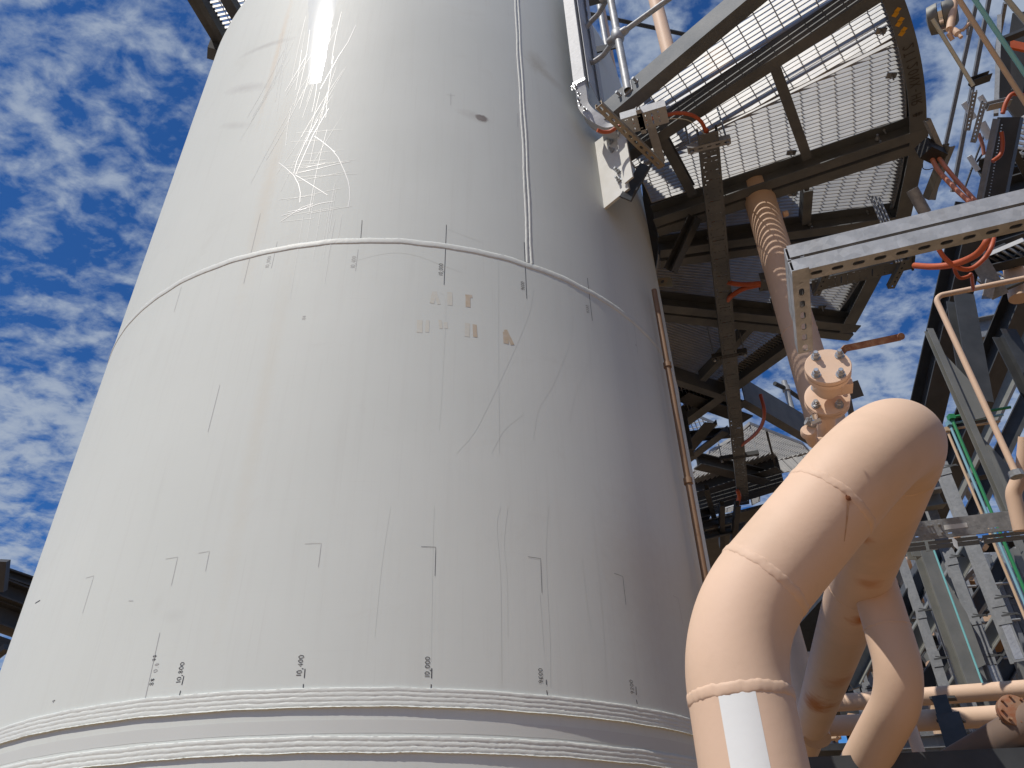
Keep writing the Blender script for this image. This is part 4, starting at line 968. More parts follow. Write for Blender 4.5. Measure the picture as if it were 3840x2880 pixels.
obj('splice_bolts', mb, ZINC, tr1)['kind'] = 'stuff'
# horizontal piece after the bend
ZT = 3.72
ha, hb = UZ(2335, 478, ZT), UZ(2503, 428, ZT)
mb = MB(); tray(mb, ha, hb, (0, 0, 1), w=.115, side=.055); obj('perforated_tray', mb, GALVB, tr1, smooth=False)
mb = MB(); xh = (hb - ha).normalized(); yh = V((xh.y, -xh.x, 0)); strut(mb, ha.lerp(hb, .42) - yh * .085, ha.lerp(hb, .42) + yh * .085, V((0, 0, -1)), w=.03, h=.03, slots=False); obj('tray_bracket', mb, GALVB, tr1, smooth=False)
cable('orange_cable', [UZ(2240, 488, ZT + .03), UZ(2262, 495, ZT + .03), UZ(2290, 492, ZT + .03), UZ(2330, 470, ZT + .03), UZ(2420, 450, ZT + .03), UZ(2500, 432, ZT + .03), UZ(2540, 424, ZT + .035), UZ(2590, 430, ZT + .03), UZ(2628, 455, ZT + .02), UZ(2646, 492, ZT + .02), UZ(2655, 530, ZT + .03), UZ(2680, 900, ZT + .02), UZ(2720, 1250, ZT + .02), UZ(2782, 1850, ZT + .02)], .0115, CABLE, 'orange cable bridging the gap between the curved tray and the hanging perforated tray', 'orange cables')
cable('earth_wire', [UZ(2500, 446, ZT + .02), UZ(2560, 446, ZT), UZ(2600, 462, ZT), UZ(2640, 500, ZT + .01)], .0025, CREAM, 'thin pale earth wire beside the orange cable between the trays')
# brown slotted brace in front
mb = MB(); ba, bb = UZ(2245, 398, 3.60), UZ(2482, 628, 3.60); strut(mb, ba, bb, V((0, 0, -1)), w=.044, h=.03, pitch=.052, first=.022); BR = mat('aged_zinc_strut', (.36, .30, .22), .5, .4, vary=(.42, .36, .27), vscale=9)
tag(obj('strut_brace', mb, BR, smooth=False), 'brownish slotted strut crossing diagonally below the curved cable tray', 'strut')
mb = MB(); strut(mb, UZ(2440, 470, 3.85), UZ(2480, 610, 3.85), V((0, 0, -1)), w=.05, h=.04, slots=False); tag(obj('strut_bracket', mb, GALVB, smooth=False), 'short bright strut under the grating beside the brown slotted brace', 'strut')
# tray 2: hung below the walkway, running away from the camera
tr2 = thing('cable_tray', UZ(2650, 540, ZT), 'long dull perforated cable tray hung on rods under the walkway, with strut cross pieces', 'cable tray')
ta, tb = UZ(2655, 500, ZT), UZ(2790, 1893, ZT)
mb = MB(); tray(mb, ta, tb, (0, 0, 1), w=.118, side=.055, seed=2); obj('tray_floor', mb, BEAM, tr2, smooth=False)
xt = (tb - ta).normalized(); yt = V((xt.y, -xt.x, 0)); yt = yt if yt.x > 0 else -yt
def crossp(py, half, rods=True, w=.041, zoff=-.003):
    lo_, hi_ = 0.0, 1.0
    for _ in range(40):
        m = (lo_ + hi_) / 2
        if pj(ta.lerp(tb, m))[1] < py: lo_ = m
        else: hi_ = m
    p = ta.lerp(tb, lo_) + V((0, 0, zoff))
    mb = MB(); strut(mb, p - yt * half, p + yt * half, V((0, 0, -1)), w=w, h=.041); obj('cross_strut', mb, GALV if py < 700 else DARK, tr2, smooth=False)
    if rods:
        for s_ in (-1, 1):
            mb = MB(); mb.tube([p + yt * s_ * (half - .02) - V((0, 0, .02)), V((p.x, p.y, ZG)) + yt * s_ * (half - .02)], .006, 8); mb.lathe(p + yt * s_ * (half - .02) - V((0, 0, .012)), (0, 0, -1), [(0, .011), (.01, .011)], 6); obj('hanger_rod', mb, ZINC, tr2)
crossp(548, .125); crossp(1335, .14); crossp(1715, .19)
cable('orange_cable', [UZ(2725, 1057, ZT + .02), UZ(2760, 1065, ZT - .02), UZ(2810, 1066, ZT - .01), UZ(2850, 1062, ZT)], .018, CABLE, 'upper of two orange cables leaving the hung tray sideways', 'orange cables')
cable('orange_cable', [UZ(2728, 1127, ZT + .02), UZ(2745, 1108, ZT - .02), UZ(2790, 1082, ZT - .01), UZ(2850, 1068, ZT)], .018, CABLE, 'lower curved one of two orange cables leaving the hung tray sideways', 'orange cables')
mb = MB(); tray(mb, UZ(2850, 1072, ZT), UZ(2900, 1064, ZT), (0, 0, 1), w=.13, side=.06); tag(obj('tray_stub', mb, BEAM, smooth=False), 'short tray end holding two orange cables left of the striped riser pipe', 'cable tray')
cable('brown_cable', [UZ(2852, 1480, 3.75), UZ(2866, 1540, 3.6), UZ(2858, 1590, 3.6), UZ(2830, 1630, 3.65), UZ(2778, 1672, 3.74)], .016, mat('brown_cable', (.42, .09, .05), .4), 'thin reddish brown cable sagging from the walkway to the hung tray')
cable('orange_cable', [UZ(2765, 1838, 3.7), UZ(2772, 1862, 3.66), UZ(2766, 1890, 3.66), UZ(2770, 1920, 3.7)], .022, CABLE, 'orange cable dropping from the far end of the hung tray', 'orange cables')
# tray 3: crossing under the strut arm
tr3 = thing('cable_tray', UZ(3250, 1030, 3.2), 'dull perforated tray with two hanging slotted struts behind the double strut arm', 'cable tray')
t3a, t3b = UZ(3045, 1075, 3.2), UZ(3425, 985, 3.2)
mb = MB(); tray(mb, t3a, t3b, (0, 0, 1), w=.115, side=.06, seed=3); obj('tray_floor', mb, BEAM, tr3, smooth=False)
mb = MB(); x3 = (t3b - t3a).normalized(); y3 = V((x3.y, -x3.x, 0)); c = t3b + V((0, 0, .03)); mb.box(c, x3 * .006, y3 * .066, V((0, 0, .038))); obj('tray_end_cap', mb, BLACK, tr3, smooth=False)
for (x0, y0, x1, y1) in ((3398, 975, 3342, 1083), (3110, 1010, 3062, 1110)):
    mb = MB(); strut(mb, UZ(x0, y0, 3.17), UZ(x1, y1, 3.17), V((0, 0, -1)), w=.041, h=.035, pitch=.04, sl=.008, sw=.005, first=.03); obj('slotted_bracket', mb, BEAM, tr3, smooth=False)
mb = MB()
for dx in (0, 10, 20):
    p = UZ(3362 + dx, 985 - dx * .2, 3.17); mb.tube([p, p + V((0, 0, .25))], .006, 8)
for dx in (0, 10, 22, 34): p = UZ(3302 + dx, 830, 3.35); mb.tube([p - V((0, 0, .12)), p + V((0, 0, .22))], .006, 8)
obj('hanger_rod', mb, ZINC, tr3)
cable('orange_cable', [U(3430, 996, 3.35), U(3500, 1000, 3.2), U(3580, 990, 3.1), U(3660, 955, 3.0), U(3700, 905, 2.95), U(3712, 850, 3.0)], .0135, CABLE, 'thick orange cable looping from the tray end up behind the strut arm', 'orange cables')
cable('orange_cable', [U(3520, 935, 3.1), U(3545, 970, 3.1), U(3590, 1003, 3.1), U(3640, 1008, 3.1), U(3690, 970, 3.1), U(3720, 920, 3.1), U(3732, 850, 3.2)], .0095, CABLE, 'thinner orange cable sagging in a loop under the strut arm', 'orange cables')
cable('orange_cable', [U(3578, 1000, 5.5), U(3588, 1030, 5.5), U(3605, 1043, 5.5), U(3632, 1036, 5.5), U(3642, 1030, 5.5), U(3647, 1062, 5.6), U(3650, 1085, 5.7)], .013, CABLE, 'small orange cable hooked below the strut arm near the dark column', 'orange cables')

# ---------------------------------------------------------------- lower right: second bend, header pipes, supports
mb = MB(); mb.box(U(3222, 2900, 4.45), V((.16, 0, 0)), V((0, .12, 0)), V((0, 0, .05))); tag(obj('pipe_saddle', mb, DARK, smooth=False), 'dark saddle under the foot of the riser bend at the bottom edge', 'support')
def hpipe(name, a, b, da, db, r, m, label, group=None, ext_=0.0, welds=()):
    A, B = U(*a, da), U(*b, db); X = (B - A).normalized(); mb = MB(); mb.tube([A - X * ext_, B + X * ext_], r, 40)
    o = thing(name, A, label, 'pipe', group); obj('pipe_run', mb, m, o, ang=60)
    for w in welds: pipe_weld(A.lerp(B, w), X, r, .012, .002, 5, o)
    return o
hpipe('header_pipe', (3080, 2640), (3860, 2583), 7.6, 7.0, .080, BEIGE, 'upper of two horizontal beige header pipes behind the shaded bend', 'horizontal header pipes', welds=(.3,))
hpipe('header_pipe', (3080, 2725), (3860, 2678), 6.9, 6.4, .085, BEIGE, 'lower of two horizontal beige header pipes behind the shaded bend', 'horizontal header pipes', welds=(.6,))
hpipe('header_pipe', (3600, 2860), (3880, 2700), 3.6, 3.4, .078, mat('shaded_beige_pipe', (.17, .125, .10), .5, vary=(.24, .17, .13), vscale=3), 'shaded beige pipe rising to a flange at the bottom right corner', 'corner pipe', ext_=.3)  # beige darkened to brown to stand for the shade on this pipe
fl = thing('pipe_flange', U(3830, 2640, 3.4), 'rusty bolted flange pair at the right edge on the shaded corner pipe', 'flange')
ax = (U(3860, 2612, 3.3) - U(3780, 2690, 3.5)).normalized(); mb = MB(); mb.lathe(U(3796, 2672, 3.45), ax, [(0, .05), (.001, .068), (.014, .068), (.015, .05), (.02, .05), (.021, .068), (.034, .068), (.04, .05)], 40); obj('flange', mb, mat('rusty_shaded_beige', (.30, .19, .12), .55, rust=(.28, .10, .04), rscale=9, rlo=.45, rhi=.62), fl)  # rusty beige, its base darkened for the same shade as the pipe
a_ = ax.orthogonal().normalized(); b_ = ax.cross(a_)
for k in range(8):
    t = k * math.pi / 4; mb = MB(); p = U(3796, 2672, 3.45) + (a_ * math.cos(t) + b_ * math.sin(t)) * .056; mb.tube([p - ax * .02, p + ax * .055], .006, 8); obj('bolt', mb, RUST, fl)
hpipe('small_pipe', (3408, 2705), (3462, 2870), 5.6, 5.2, .042, BEIGE, 'thin mottled beige pipe dropping below the header pipes', None)
hpipe('header_pipe', (2950, 2330), (3010, 2560), 7.5, 6.8, .11, BEIGE, 'shaded beige pipe glimpsed in the gap left of the rear pipe run', None, ext_=.6)
hpipe('header_pipe', (2978, 2480), (3120, 2462), 8.5, 8.4, .08, BEIGE, 'short beige pipe crossing the gap behind the foreground pipe', None)
# header supports
sup = thing('pipe_support', U(3560, 2830, 5.9), 'dark steel support post carrying the two horizontal header pipes', 'support')
beam3('post', U(3528, 2628, 6.6), U(3572, 2770, 6.2), s_I(.12, .12), sup, DARK)
beam3('lower_post', U(3562, 2700, 6.1), U(3610, 2850, 5.7), s_rect(.17, .14), sup, DARK)
beam3('shelf', U(3490, 2622, 6.9), U(3585, 2618, 6.8), s_rect(.15, .02), sup, DARK); beam3('shelf', U(3520, 2708, 6.3), U(3615, 2700, 6.2), s_rect(.15, .02), sup, DARK)
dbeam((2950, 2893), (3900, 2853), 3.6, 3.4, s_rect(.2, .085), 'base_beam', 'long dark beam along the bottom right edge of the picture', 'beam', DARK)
dbeam((3310, 2800), (3560, 2780), 9, 9, s_I(.12, .16), 'cross_beam', 'grey cross beam low down behind the small mottled pipe', 'beam', SLATE, 'low cross beams')
dbeam((3310, 2835), (3560, 2822), 8.5, 8.5, s_I(.12, .12), 'cross_beam', 'lowest grey cross beam just above the dark bottom beam', 'beam', SLATE, 'low cross beams')
dbeam((3600, 2778), (3760, 2762), 9, 9, s_I(.12, .16), 'cross_beam', 'grey cross beam right of the black support post', 'beam', SLATE, 'low cross beams')

# ---------------------------------------------------------------- right: side rail tray beam with labels and bolts
tb0, tb1 = U(3330, 2006, 6.4), U(3920, 1937, 5.92)
tbm = thing('tray_beam', tb0, 'horizontal galvanised ladder rail with bolted splice and white label at right', 'cable tray')
X = (tb1 - tb0).normalized(); toC = -((tb0 + tb1) / 2).normalized(); nz = (toC - X * toC.dot(X)).normalized(); Yv = nz.cross(X); Yv = Yv if Yv.z > 0 else -Yv; L_ = (tb1 - tb0).length
mb = MB(); loops = [[(0, -.0720), (L_, -.0720), (L_, .0720), (0, .0720)]]
for x in (.1360, .1808, .3760, .4208, .7040, .7488, .9920, 1.0400): loops.append(list(reversed(oval(L_ * 0 + x + .0320, -.0416, .0160, .0035, 3))))
mb.plate(loops, X, Yv, tb0, .0048); c = (tb0 + tb1) / 2
mb.box(c + Yv * .0744 - nz * .0320, X * (L_ / 2), Yv * .0024, nz * .0336); mb.box(c - Yv * .0744 - nz * .0320, X * (L_ / 2), Yv * .0024, nz * .0336)
obj('side_rail', mb, GALV, tbm, smooth=False)
mb = MB(); mb.box(tb0 + X * .3280 + nz * .0048 + Yv * .0032, X * .0880, Yv * .0576, nz * .0022); obj('splice_plate', mb, GALV, tbm, smooth=False)
for x in (.2640, .3120, .3360, .3920):
    for y in (.0352, -.0288):
        mb = MB(); hexbolt(mb, tb0 + X * (x + .0064 * (y < 0)) + Yv * y + nz * .0064, nz, .0088, .0096, .0160); obj('splice_bolt', mb, ZINC, tbm)
mb = MB(); mb.box(tb0 + X * .5040 + Yv * .0064 + nz * .0056, X * .0832, Yv * .0184, nz * .0013); obj('label_plate', mb, WHITE, tbm, smooth=False)
for dy, s_ in ((-.1024, 1), (-.1376, 1.2800)):
    mb = MB()
    for x0, x1 in ((0, .2560), (.2800, .4560), (.4880, .6400), (.6720, L_)): mb.box(tb0 + X * ((x0 + x1) / 2) + Yv * dy - nz * .0320, X * ((x1 - x0) / 2), Yv * .0136 * s_, nz * .0192)
    obj('lower_rail', mb, OLIVE, tbm, smooth=False)

# ---------------------------------------------------------------- right: tall covered trays (vertical), with splice collars
def cover_tray(p0, p1, d, w, m, label, collars=(), shine=None, cat='cable tray'):
    d *= 1.6; w *= 1.32; A = U(*p0, d); B = U(p1[0], p1[1], d * 1.0); B = UZ(p1[0], p1[1], B.z); Bv = VL(A, p1[1])
    if abs(pj(Bv)[0] - p1[0]) < 60: B = Bv
    X = (B - A).normalized(); L_ = (B - A).length; n = -((A + B) / 2); n = (n - X * n.dot(X)).normalized(); Y = n.cross(X); Y = Y if Y.x > 0 else -Y
    o = thing('covered_tray', B if B.z < A.z else A, label, cat, 'tall covered cable trays')
    mb = MB(); c = (A + B) / 2
    mb.box(c, X * L_ / 2, Y * w / 2, n * .002); mb.box(c - Y * (w / 2 + w * .18) - n * .05, X * L_ / 2, Y * w * .15, n * .002); mb.box(c + Y * (w / 2 - .002) - n * .055, X * L_ / 2, Y * .002, n * .05); mb.box(c - Y * w * .5 - n * .026, X * L_ / 2, Y * .002, n * .0245)
    obj('cover', mb, m, o, smooth=False)
    for f in collars:
        mb = MB(); mb.box(A.lerp(B, f) + n * .006, X * .08, Y * (w / 2 + .009), n * .0035); obj('splice_collar', mb, m, o, smooth=False)
        mb = MB(); p = A.lerp(B, f) + Y * (w / 2 + .01) + n * .004; mb.box(p, X * .009, Y * .07, n * .006); mb.tube([p - Y * .05 - X * .03, p + Y * .08 + X * .015], .008, 6); obj('clamp', mb, DARK, o, smooth=False)
    if shine:
        mb = MB(); rn = random.Random(int(p0[0])); f0, f1, h = shine; k = int((f1 - f0) * L_ / .035)
        mb.box(A.lerp(B, (f0 + f1) / 2) + n * .0028, X * (L_ * (f1 - f0) / 2), Y * w * .34, n * .0007)
        for i in range(k):
            p = A.lerp(B, f0 + (f1 - f0) * (i + .5) / k) + n * .0038 + Y * w * rn.uniform(-.05, .05); e = (Y + X * rn.uniform(-.9, -.2)).normalized()
            mb.box(p, e * w * rn.uniform(.18, .34), X * .0035, n * .0012)
        obj('foil_cover', mb, mat('crinkled_foil', (.60, .61, .63), .35, .6, vary=(.48, .49, .52), vscale=40), o, smooth=False)
    return o
cover_tray((3380, 2085), (3585, 2640), 5.6, .060, SLATE, 'leftmost tall covered tray, nearest the shaded pipe bend', (.40, .72), None)
cover_tray((3478, 1862), (3790, 2640), 5.6, .075, SLATE, 'middle tall covered tray with crinkled foil on its lower part', (.03, .33, .62, .80), (.81, .96, 1))
cover_tray((3527, 1730), (3850, 2480), 5.2, .080, SLATE, 'right hand tall covered tray with crinkled foil near the picture edge', (.04, .72, .80), (.84, .99, 1))
cover_tray((3310, 2150), (3500, 2660), 6.2, .055, SLATE, 'tall covered tray half hidden behind the shaded bend', (.5,), None)
cover_tray((3730, 2080), (3870, 2420), 6.5, .05, SLATE, 'short stretch of covered tray behind the three coloured tubes', (.5,), None)
cover_tray((3180, 2330), (3330, 2700), 6.5, .06, SLATE, 'covered tray in the gap between rear pipe run and shaded bend', (.3, .7), None)
cover_tray((3245, 2260), (3390, 2600), 7.2, .05, SLATE, 'narrow covered tray just behind the shaded pipe bend', (.6,), None)

# structural posts with gusset plates
def post(p0, p1, d, sec, m, label, gus=(), name='steel_post', group='steel posts at the right'):
    A = U(*p0, d); B = VL(A, p1[1]) if abs(pj(VL(A, p1[1]))[0] - p1[0]) < 90 else UZ(p1[0], p1[1], U(*p1, d * .9).z)
    o = thing(name, B, label, 'post', group); mb = MB(); mb.sweep(sec, [A, B], up=V((.1, -.95, .3))); obj('shaft', mb, m, o, ang=25)
    for (gx, gy, gl, gw) in gus:
        mb = MB(); q0 = U(gx, gy, d - .12); dn_ = (B - A).normalized(); r_ = V((1, 0, 0)); mb.plate([[(0, 0), (gl, 0), (gl * .95, gw), (gl * .55, gw)]], dn_, r_, q0, .012); obj('gusset', mb, OLIVE, o, smooth=False)
    return o
post((3488, 1245), (3800, 1925), 7.2, s_C(.06, .055, .008, 1), OLIVE, 'olive grey channel post with triangular gussets, left of the bare sky gap', ((3532, 1322, .75, .16), (3680, 1640, .9, .20)))
post((3449, 2035), (3650, 2580), 8.6, s_I(.155, .155), OLIVE, 'double flanged grey post below the tray beam beside the turquoise tube', ((3478, 2065, 1.3, .17), (3630, 2470, .65, .17)))
post((3395, 1975), (3470, 2100), 7.6, s_C(.09, .09, .01, 1), OLIVE, 'short grey post above the tray beam beside the big bend', ((3420, 1925, .4, .12),))
post((3600, 1118), (3668, 1520), 7.8, s_I(.20, .16), DARK, 'dark double channel post standing behind the bent tan pipe', ())
post((3765, 1250), (3860, 1600), 8.5, s_I(.18, .16), DARK, 'dark post with round sockets at the right picture edge', ())
# raking and horizontal I beams
def ib(a, b, da, db, w, h, m, label, name='steel_beam', group='dark steel beams at the right', sec=None, up=V((0, 0, 1))):
    return dbeam(a, b, da, db, sec or s_I(w, h, .014, .01), name, label, 'beam', m, group, up)
ib((3655, 760), (3440, 1690), 8.0, 8.6, .26, .26, DARK, 'heavy dark raking beam crossing behind the bend of the small tan pipe')
ib((3880, 975), (3455, 2010), 8.6, 9.3, .24, .24, DARK, 'second heavy raking beam running down behind the green tube')
ib((3560, 1262), (3800, 1215), 9.5, 9.5, .16, .30, SLATE, 'grey horizontal beam spanning between the two heavy raking beams')
ib((3555, 1900), (3900, 1180), 9.8, 10.5, .2, .2, OLIVE, 'third raking beam at the far right behind the coloured tubes')
ib((3620, 1985), (3880, 1440), 10.2, 11, .2, .22, DARK, 'fourth raking beam deep behind the gusseted post')
ib((3400, 1835), (3520, 1810), 8.8, 8.8, .14, .2, SLATE, 'short grey beam between big bend and the covered trays, upper')
ib((3395, 1890), (3530, 1868), 8.8, 8.8, .14, .2, OLIVE, 'short grey beam between big bend and the covered trays, lower')
ib((3540, 1790), (3760, 1745), 10, 10, .16, .22, DARK, 'dark far beam crossing behind the three coloured tubes')
for i, (a, b, d, lab) in enumerate((((3360, 2330), (3520, 2040), 8.6, 'uppermost slanting beam behind the leftmost covered tray'), ((3390, 2480), (3660, 2020), 9.0, 'second slanting beam passing behind the covered trays'), ((3440, 2620), (3800, 2060), 9.4, 'third slanting beam passing behind the covered trays'),
        ((3560, 2620), (3880, 2130), 9.8, 'fourth slanting beam low behind the foil covered trays'), ((3700, 2620), (3900, 2290), 9.6, 'fifth slanting beam near the right picture edge'), ((3180, 2560), (3300, 2330), 8.8, 'slanting beam in the gap beside the rear pipe run'), ((3330, 2700), (3420, 2560), 9.2, 'short slanting beam under the shaded bend'))):
    ib(a, b, d, d + .8, .16, .20, (DARK, OLIVE)[i % 2], lab, group='slanting beams behind the covered trays')
rn = random.Random(21)
for i, (a, b, d, m) in enumerate((((3520, 2300), (3700, 2278), 11, DARK), ((3440, 2190), (3560, 2165), 11, DARK), ((3640, 2240), (3860, 2200), 11.5, DARK), ((3420, 2420), (3640, 2395), 11, DARK), ((3560, 2380), (3860, 2345), 11.5, SLATE), ((3660, 2130), (3860, 2100), 12, DARK), ((3700, 2480), (3880, 2455), 11, DARK), ((3460, 2540), (3700, 2515), 11, SLATE), ((3180, 2420), (3330, 2400), 11, DARK), ((3180, 2500), (3330, 2485), 11, SLATE), ((3130, 2590), (3330, 2570), 11, DARK))):
    o = ib(a, b, d, d, .2, .16 + .05 * (i % 3), m, ('far rack beam number', '')[1] + ['dark far rack beam right of the leftmost covered tray', 'dark far rack beam high up between two covered trays', 'dark far rack beam behind the tan, blue and green tubes', 'dark far rack beam level with the pipe bend weld', 'grey far rack beam behind both foil covers', 'dark far rack beam just under the tray beam at right', 'dark far rack beam at the right edge above the headers', 'grey far rack beam just above the upper header pipe', 'dark far rack beam high in the gap beside the rear run', 'grey far rack beam in the middle of the gap beside the rear run', 'dark far rack beam low in the gap beside the rear run'][i], group='far rack beams')
# clutter pipes deep in the rack
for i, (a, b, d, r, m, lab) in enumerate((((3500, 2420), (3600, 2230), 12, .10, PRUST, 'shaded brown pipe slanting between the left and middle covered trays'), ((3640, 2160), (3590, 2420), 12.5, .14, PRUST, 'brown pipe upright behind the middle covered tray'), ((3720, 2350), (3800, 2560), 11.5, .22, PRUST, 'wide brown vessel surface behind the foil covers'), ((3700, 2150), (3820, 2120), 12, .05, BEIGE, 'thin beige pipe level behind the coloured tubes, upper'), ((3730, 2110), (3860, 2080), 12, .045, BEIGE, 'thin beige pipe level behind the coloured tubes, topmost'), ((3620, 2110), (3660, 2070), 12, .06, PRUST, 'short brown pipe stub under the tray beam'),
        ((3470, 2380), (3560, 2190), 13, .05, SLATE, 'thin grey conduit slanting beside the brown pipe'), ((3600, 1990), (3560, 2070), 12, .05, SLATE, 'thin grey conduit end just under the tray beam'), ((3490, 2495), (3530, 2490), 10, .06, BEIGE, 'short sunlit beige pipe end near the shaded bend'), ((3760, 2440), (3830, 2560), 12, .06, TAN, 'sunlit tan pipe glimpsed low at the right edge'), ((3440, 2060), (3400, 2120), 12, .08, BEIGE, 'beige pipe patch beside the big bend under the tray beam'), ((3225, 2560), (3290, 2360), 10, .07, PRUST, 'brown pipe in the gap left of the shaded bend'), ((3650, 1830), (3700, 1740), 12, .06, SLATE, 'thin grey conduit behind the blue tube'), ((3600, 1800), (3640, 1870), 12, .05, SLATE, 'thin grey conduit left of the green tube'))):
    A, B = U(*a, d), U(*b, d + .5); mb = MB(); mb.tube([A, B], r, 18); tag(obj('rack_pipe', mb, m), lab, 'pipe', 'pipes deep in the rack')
bits = MB()
for i in range(90):
    x, y = rn.uniform(3400, 3860), rn.uniform(2020, 2560); 
    if rn.random() < .2: x, y = rn.uniform(3130, 3330), rn.uniform(2360, 2860)
    if rn.random() < .15: x, y = rn.uniform(3560, 3860), rn.uniform(1640, 1900)
    c = U(x, y, rn.uniform(10.5, 13)); u = V((rn.gauss(0, 1), rn.gauss(0, 1), rn.gauss(0, 1))).normalized(); w = u.orthogonal().normalized(); bits.box(c, u * rn.uniform(.04, .22), w * rn.uniform(.015, .05), u.cross(w) * rn.uniform(.01, .05))
tag(obj('rack_fittings', bits, mat('mixed_fittings', (.45, .44, .42), .5, .3, vary=(.10, .09, .09), vscale=1.6, rust=(.45, .28, .16), rscale=1.1, rlo=.55, rhi=.6), smooth=False), 'jumble of small clips, brackets and fittings deep in the pipe rack', 'fittings', None, 'stuff')

# ---------------------------------------------------------------- coloured instrument tubes
def tubeset(name, pts, d, r, m, label, group='coloured instrument tubes'):
    mb = MB(); Q = []
    A = U(*pts[1], d); left = UZ(pts[0][0], pts[0][1], A.z); down = VL(A, pts[2][1])
    mb.tube(fillet([left, A, down], [0, .02, 0], 5), r, 12)
    o = thing(name, A, label, 'tube', group); obj('tube_run', mb, m, o)
    mb = MB(); X = (left - A).normalized(); mb.box(A + X * .0 , V((r * 1.9, 0, 0)), V((0, r * 1.9, 0)), V((0, 0, r * 1.7))); obj('elbow_fitting', mb, m, o, smooth=False)
    return o
tubeset('instrument_tube', [(3790, 1527), (3567, 1565), (3880, 2270)], 7.3, .0142, GREENT, 'green tube turning down at a corner, right of the covered trays')
tubeset('instrument_tube', [(3762, 1555), (3560, 1589), (3860, 2330)], 7.3, .0128, BLUET, 'light blue tube running parallel between the green and tan tubes')
tubeset('instrument_tube', [(3750, 1579), (3551, 1612), (3860, 2370)], 7.3, .0128, TAN, 'tan tube nearest the big bend, parallel to the blue one')
cable('pale_cable', [U(3522, 1626, 8.0), U(3496, 1640, 8.0), U(3490, 1668, 8.0), U(3510, 1700, 8.0), U(3527, 1735, 8.0)], .009, CREAM, 'thin pale cable curving down to the right hand tall covered tray')
cable('dark_cable', [U(3525, 1628, 8.0), U(3530, 1680, 8.0), U(3545, 1725, 8.0)], .007, BLACK, 'thin dark cable dropping beside the pale cable above the covered trays')
A = U(3489, 2027, 8.2); mb = MB(); mb.tube([VL(A, 1990), VL(A, 2590)], .010, 10); tag(obj('instrument_tube', mb, CYAN), 'single turquoise tube running down the gusseted grey post', 'tube')
# small tan pipe with two bends
A = U(3505, 1112, 6.6); E_ = UZ(3880, 1036, A.z); F_ = VL(A, 1775)
sp_ = thing('small_pipe', F_, 'small tan pipe coming from the right, bending at a corner and running down', 'pipe')
mb = MB(); mb.tube(fillet([E_, A, F_], [0, .07, 0], 10), .0235, 24); obj('pipe_run', mb, BEIGE, sp_)
mb = MB(); mb.lathe(F_ + V((0, 0, .02)), (0, 0, -1), [(0, .03), (.005, .05), (.05, .05), (.055, .03)], 8); obj('pipe_clamp', mb, GALV, sp_)
mb = MB(); mb.tube(fillet([U(3850, 1640, 5.8), U(3838, 1760, 5.8), U(3798, 1850, 5.8), U(3830, 1990, 5.7)], [0, .1, .15, 0], 8), .055, 28); tag(obj('pipe_elbow', mb, BEIGE, ang=60), 'fat beige pipe elbow cut by the right picture edge above the tray beam', 'pipe')
mb = MB(); mb.tube([U(3800, 1010, 8.5), U(3822, 1120, 8.3)], .10, 24); tag(obj('far_pipe', mb, BEIGE), 'striped beige pipe stub at the right edge above the small tan pipe', 'pipe')
# far gratings at right, with beams
fg = thing('far_platform', U(3740, 1000, 9), 'distant grating platform with slanted edges behind the raking beams', 'platform')
z = U(3740, 1000, 8.5).z
grating(fg, pz([(3650, 985), (3840, 905), (3870, 1000), (3700, 1085), (3660, 1050)], z), 60, z=z, pitch=.06, rod=.2, depth=.05, th=.012)
beam3('edge_beam', UZ(3655, 1040, z - .1), UZ(3880, 985, z - .1), s_C(.15, .2, .012, 1), fg, DARK)
beam3('brace', U(3640, 990, 8), U(3722, 1125, 8), s_L(.16, .10, .01), fg, GALV); beam3('brace', U(3660, 990, 8), U(3738, 1070, 8), s_L(.06, .10, .01), fg, GALV)
beam3('brace', U(3722, 1120, 7.9), U(3736, 1058, 7.9), s_L(.14, .12, .01), fg, GALV)
beam3('brace', U(3740, 1105, 8.2), U(3870, 1050, 8.2), s_L(.05, .08, .01), fg, DARK); beam3('brace', U(3640, 960, 8.5), U(3870, 885, 8.5), s_C(.1, .12, .01, 1), fg, DARK)
for y in (0, 9, 18, 27): beam3('louvre', U(3655 + y, 985 - y, 8.4), U(3745 + y, 945 - y, 8.4), s_rect(.02, .05), fg, DARK)

# ---------------------------------------------------------------- upper right: tubes, transmitter, tray ends, dark platform
def straight(name, a, b, d, r, m, label, cat='tube', group=None, vert=True, n=12):
    A = U(*a, d); B = VL(A, b[1]) if vert else U(*b, d); mb = MB(); mb.tube([A, B], r, n); return tag(obj(name, mb, m), label, cat, group)
A = U(3595, 0, 3.2)
straight('instrument_tube', (3578, -30), (3880, 440), 3.2, .0105, TAN, 'tan tube slanting across the sky at the upper right', group='slanting tubes at the upper right', vert=False)
straight('instrument_tube', (3636, -30), (3880, 330), 3.1, .0095, CYAN, 'turquoise tube slanting parallel to the tan one at the upper right', group='slanting tubes at the upper right', vert=False)
straight('instrument_tube', (3497, 72), (3650, 322), 3.9, .0100, CREAM, 'cream tube slanting from the round transmitter to a dark bracket', group='slanting tubes at the upper right', vert=False)
mb = MB()
for (x, y) in ((3633, 62), (3778, 185), (3650, 0), (3760, 245)):
    pass
straight('guy_tube', (3770, -10), (3870, 110), 4.6, .016, CREAM, 'thick cream tube crossing the top right corner', vert=False)
for (x0, y0, x1, y1, w, lab) in ((3668, -20, 3500, 750, .032, 'left one of two long thin posts against the upper right sky'), (3712, -20, 3572, 720, .034, 'right one of two long thin posts against the upper right sky'), (3770, 10, 3735, 200, .03, 'short thin post near the orange panel')):
    dbeam((x0, y0), (x1, y1), 7, 7.4, s_rect(w, w), 'thin_post', lab, 'post', SLATE, 'long thin posts', up=V((0, -1, 0)))
